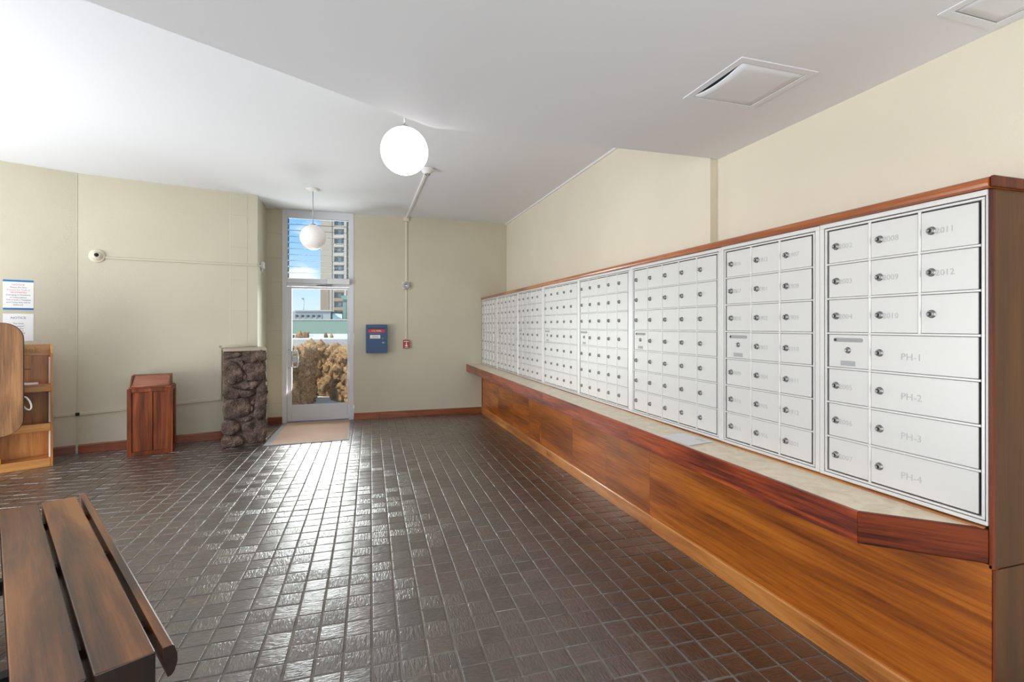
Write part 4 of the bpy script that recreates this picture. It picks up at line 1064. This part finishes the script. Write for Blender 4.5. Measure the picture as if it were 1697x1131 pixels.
# breeze block screen: shade inside the openings is painted as dark diamonds
AB = math.atan2(25.5-25.98, -1.348+2.78)
bz = thing('breeze_block_wall', 'grey breeze block screen wall with diamond openings beyond the green wall', 'wall', (-3.3, 26.15, 1.0), AB)
bx('wall_body', M['breeze'], (-0.1, 2.10, 0.03, 0.20, 0, 1.12), bz); bx('coping', M['slab'], (0.3, 2.12, -0.03, 0.22, 1.12, 1.18), bz)
for i in range(5):
    for j in range(2):
        x = 0.42+0.27*i; z = 0.60+0.27*j
        bm = bmesh.new(); a, b, c = 0.122, 0.122, 0.03
        for sx, sz in ((-1, 0), (1, 0), (0, -1), (0, 1)):
            if sx: box(bm, (a-c if sx > 0 else -a), (a if sx > 0 else -a+c), -0.02, 0.03, -b, b)
            else: box(bm, -a+c, a-c, -0.02, 0.03, (b-c if sz > 0 else -b), (b if sz > 0 else -b+c))
        obj('breeze_block', bm, M['breeze'], bz, (x, 0, z), kind='stuff')
        bm = bmesh.new(); prism(bm, [(-.08, 0), (0, -.055), (.08, 0), (0, .055)], 'y', 0.022, 0.029); obj('opening_shade', bm, M['hole'], bz, (x, 0, z))
vn = thing('dark_framed_window', 'dark green framed window behind the green wall, left of the green post', 'window', (-1.32, 25.0, 1.4), -0.29)
bm = bmesh.new()
for d in ((0, .62, 0, .05, 0.62, 0.68), (0, .06, 0, .05, 0, .62), (.56, .62, 0, .05, 0, .62)): box(bm, *d)
obj('frame', bm, M['dkgreen'], vn); bx('pane', M['teal'], (.06, .56, 0.03, .04, 0, .62), vn)
bm = bmesh.new(); prism(bm, [(.18, .60), (.54, .56), (.54, .34), (.36, .44)], 'y', 0.01, .028); obj('white_awning', bm, M['white'], vn)
bx('white_box', M['white'], (.30, .50, 0.0, .028, 0.14, .26), vn); bx('sill_wall', M['breeze'], (0, .62, 0, .05, -1.5, 0), vn)
lpst = thing('lamp_post', 'thin tall street lamp post far behind the breeze block wall', 'lamp post', (-6.53, 64.8, 0))
bm = bmesh.new(); tube(bm, [(0, 0, 0), (0, 0, 4.75)], 0.055, 8); obj('pole', bm, M['steel'], lpst)
bm = bmesh.new(); box(bm, -0.22, 0.08, -.08, .08, 4.62, 4.78, .03); obj('lamp_head', bm, M['steel'], lpst)
# distant white low buildings
lw = thing('low_white_building', 'low white building on the horizon at the left of the door view', 'building', (-12.6, 70, 0), -0.29)
bx('wall_body', M['slab'], (-8, 4.0, 0, 4, 0, 2.6), lw); bx('roof', M['slab'], (-8, 4.1, -.2, 4, 2.6, 2.9), lw)
for i in range(6): bx('window', M['dkglass'], (-5+i*1.5, -4.1+i*1.5, -.05, 0, 1.0, 1.9), lw)
# apartment tower
tw = thing('apartment_tower', 'tall beige apartment tower seen through the door and transom', 'building', (-11.409, 160.52, 0), -0.29)
TWH = 37.0; fh = 2.76
bx('wall_body', M['tower'], (3.4, 30, 1.2, 16, 0, TWH), tw)
bx('left_slab', M['tower'], (0, 3.45, 0, 14, 0, TWH), tw)
bx('left_panel', M['tower2'], (0.1, 2.6, -0.15, 0.05, 0, 14.0), tw)
bx('pier', M['slab'], (3.45, 4.0, 0.3, 1.3, 0, TWH), tw)
bx('pier', M['slab'], (7.05, 7.7, 0.3, 1.3, 0, TWH), tw)
for f in range(13):
    z = 0.6+f*fh
    bx('balcony_slab', M['slab'] if f > 4 else M['tower2'], (4.0, 7.05, 0.2, 1.25, z, z+0.95), tw)
    for x in (4.15, 6.15):
        w = bx('window', M['dkglass'], (x, x+0.70, 1.05, 1.22, z+1.25, z+2.45), tw, label='small dark window')
        bx('window_frame', M['slab'], (x-.08, x+.93, 1.0, 1.06, z+1.15, z+1.25), w)
    bx('balcony_window', M['teal'], (5.0, 6.0, 1.05, 1.2, z+1.2, z+2.4), tw)
for f in range(13): bx('floor_line', M['tower2'], (7.7, 30, 1.1, 1.25, f*fh+.5, f*fh+.62), tw)
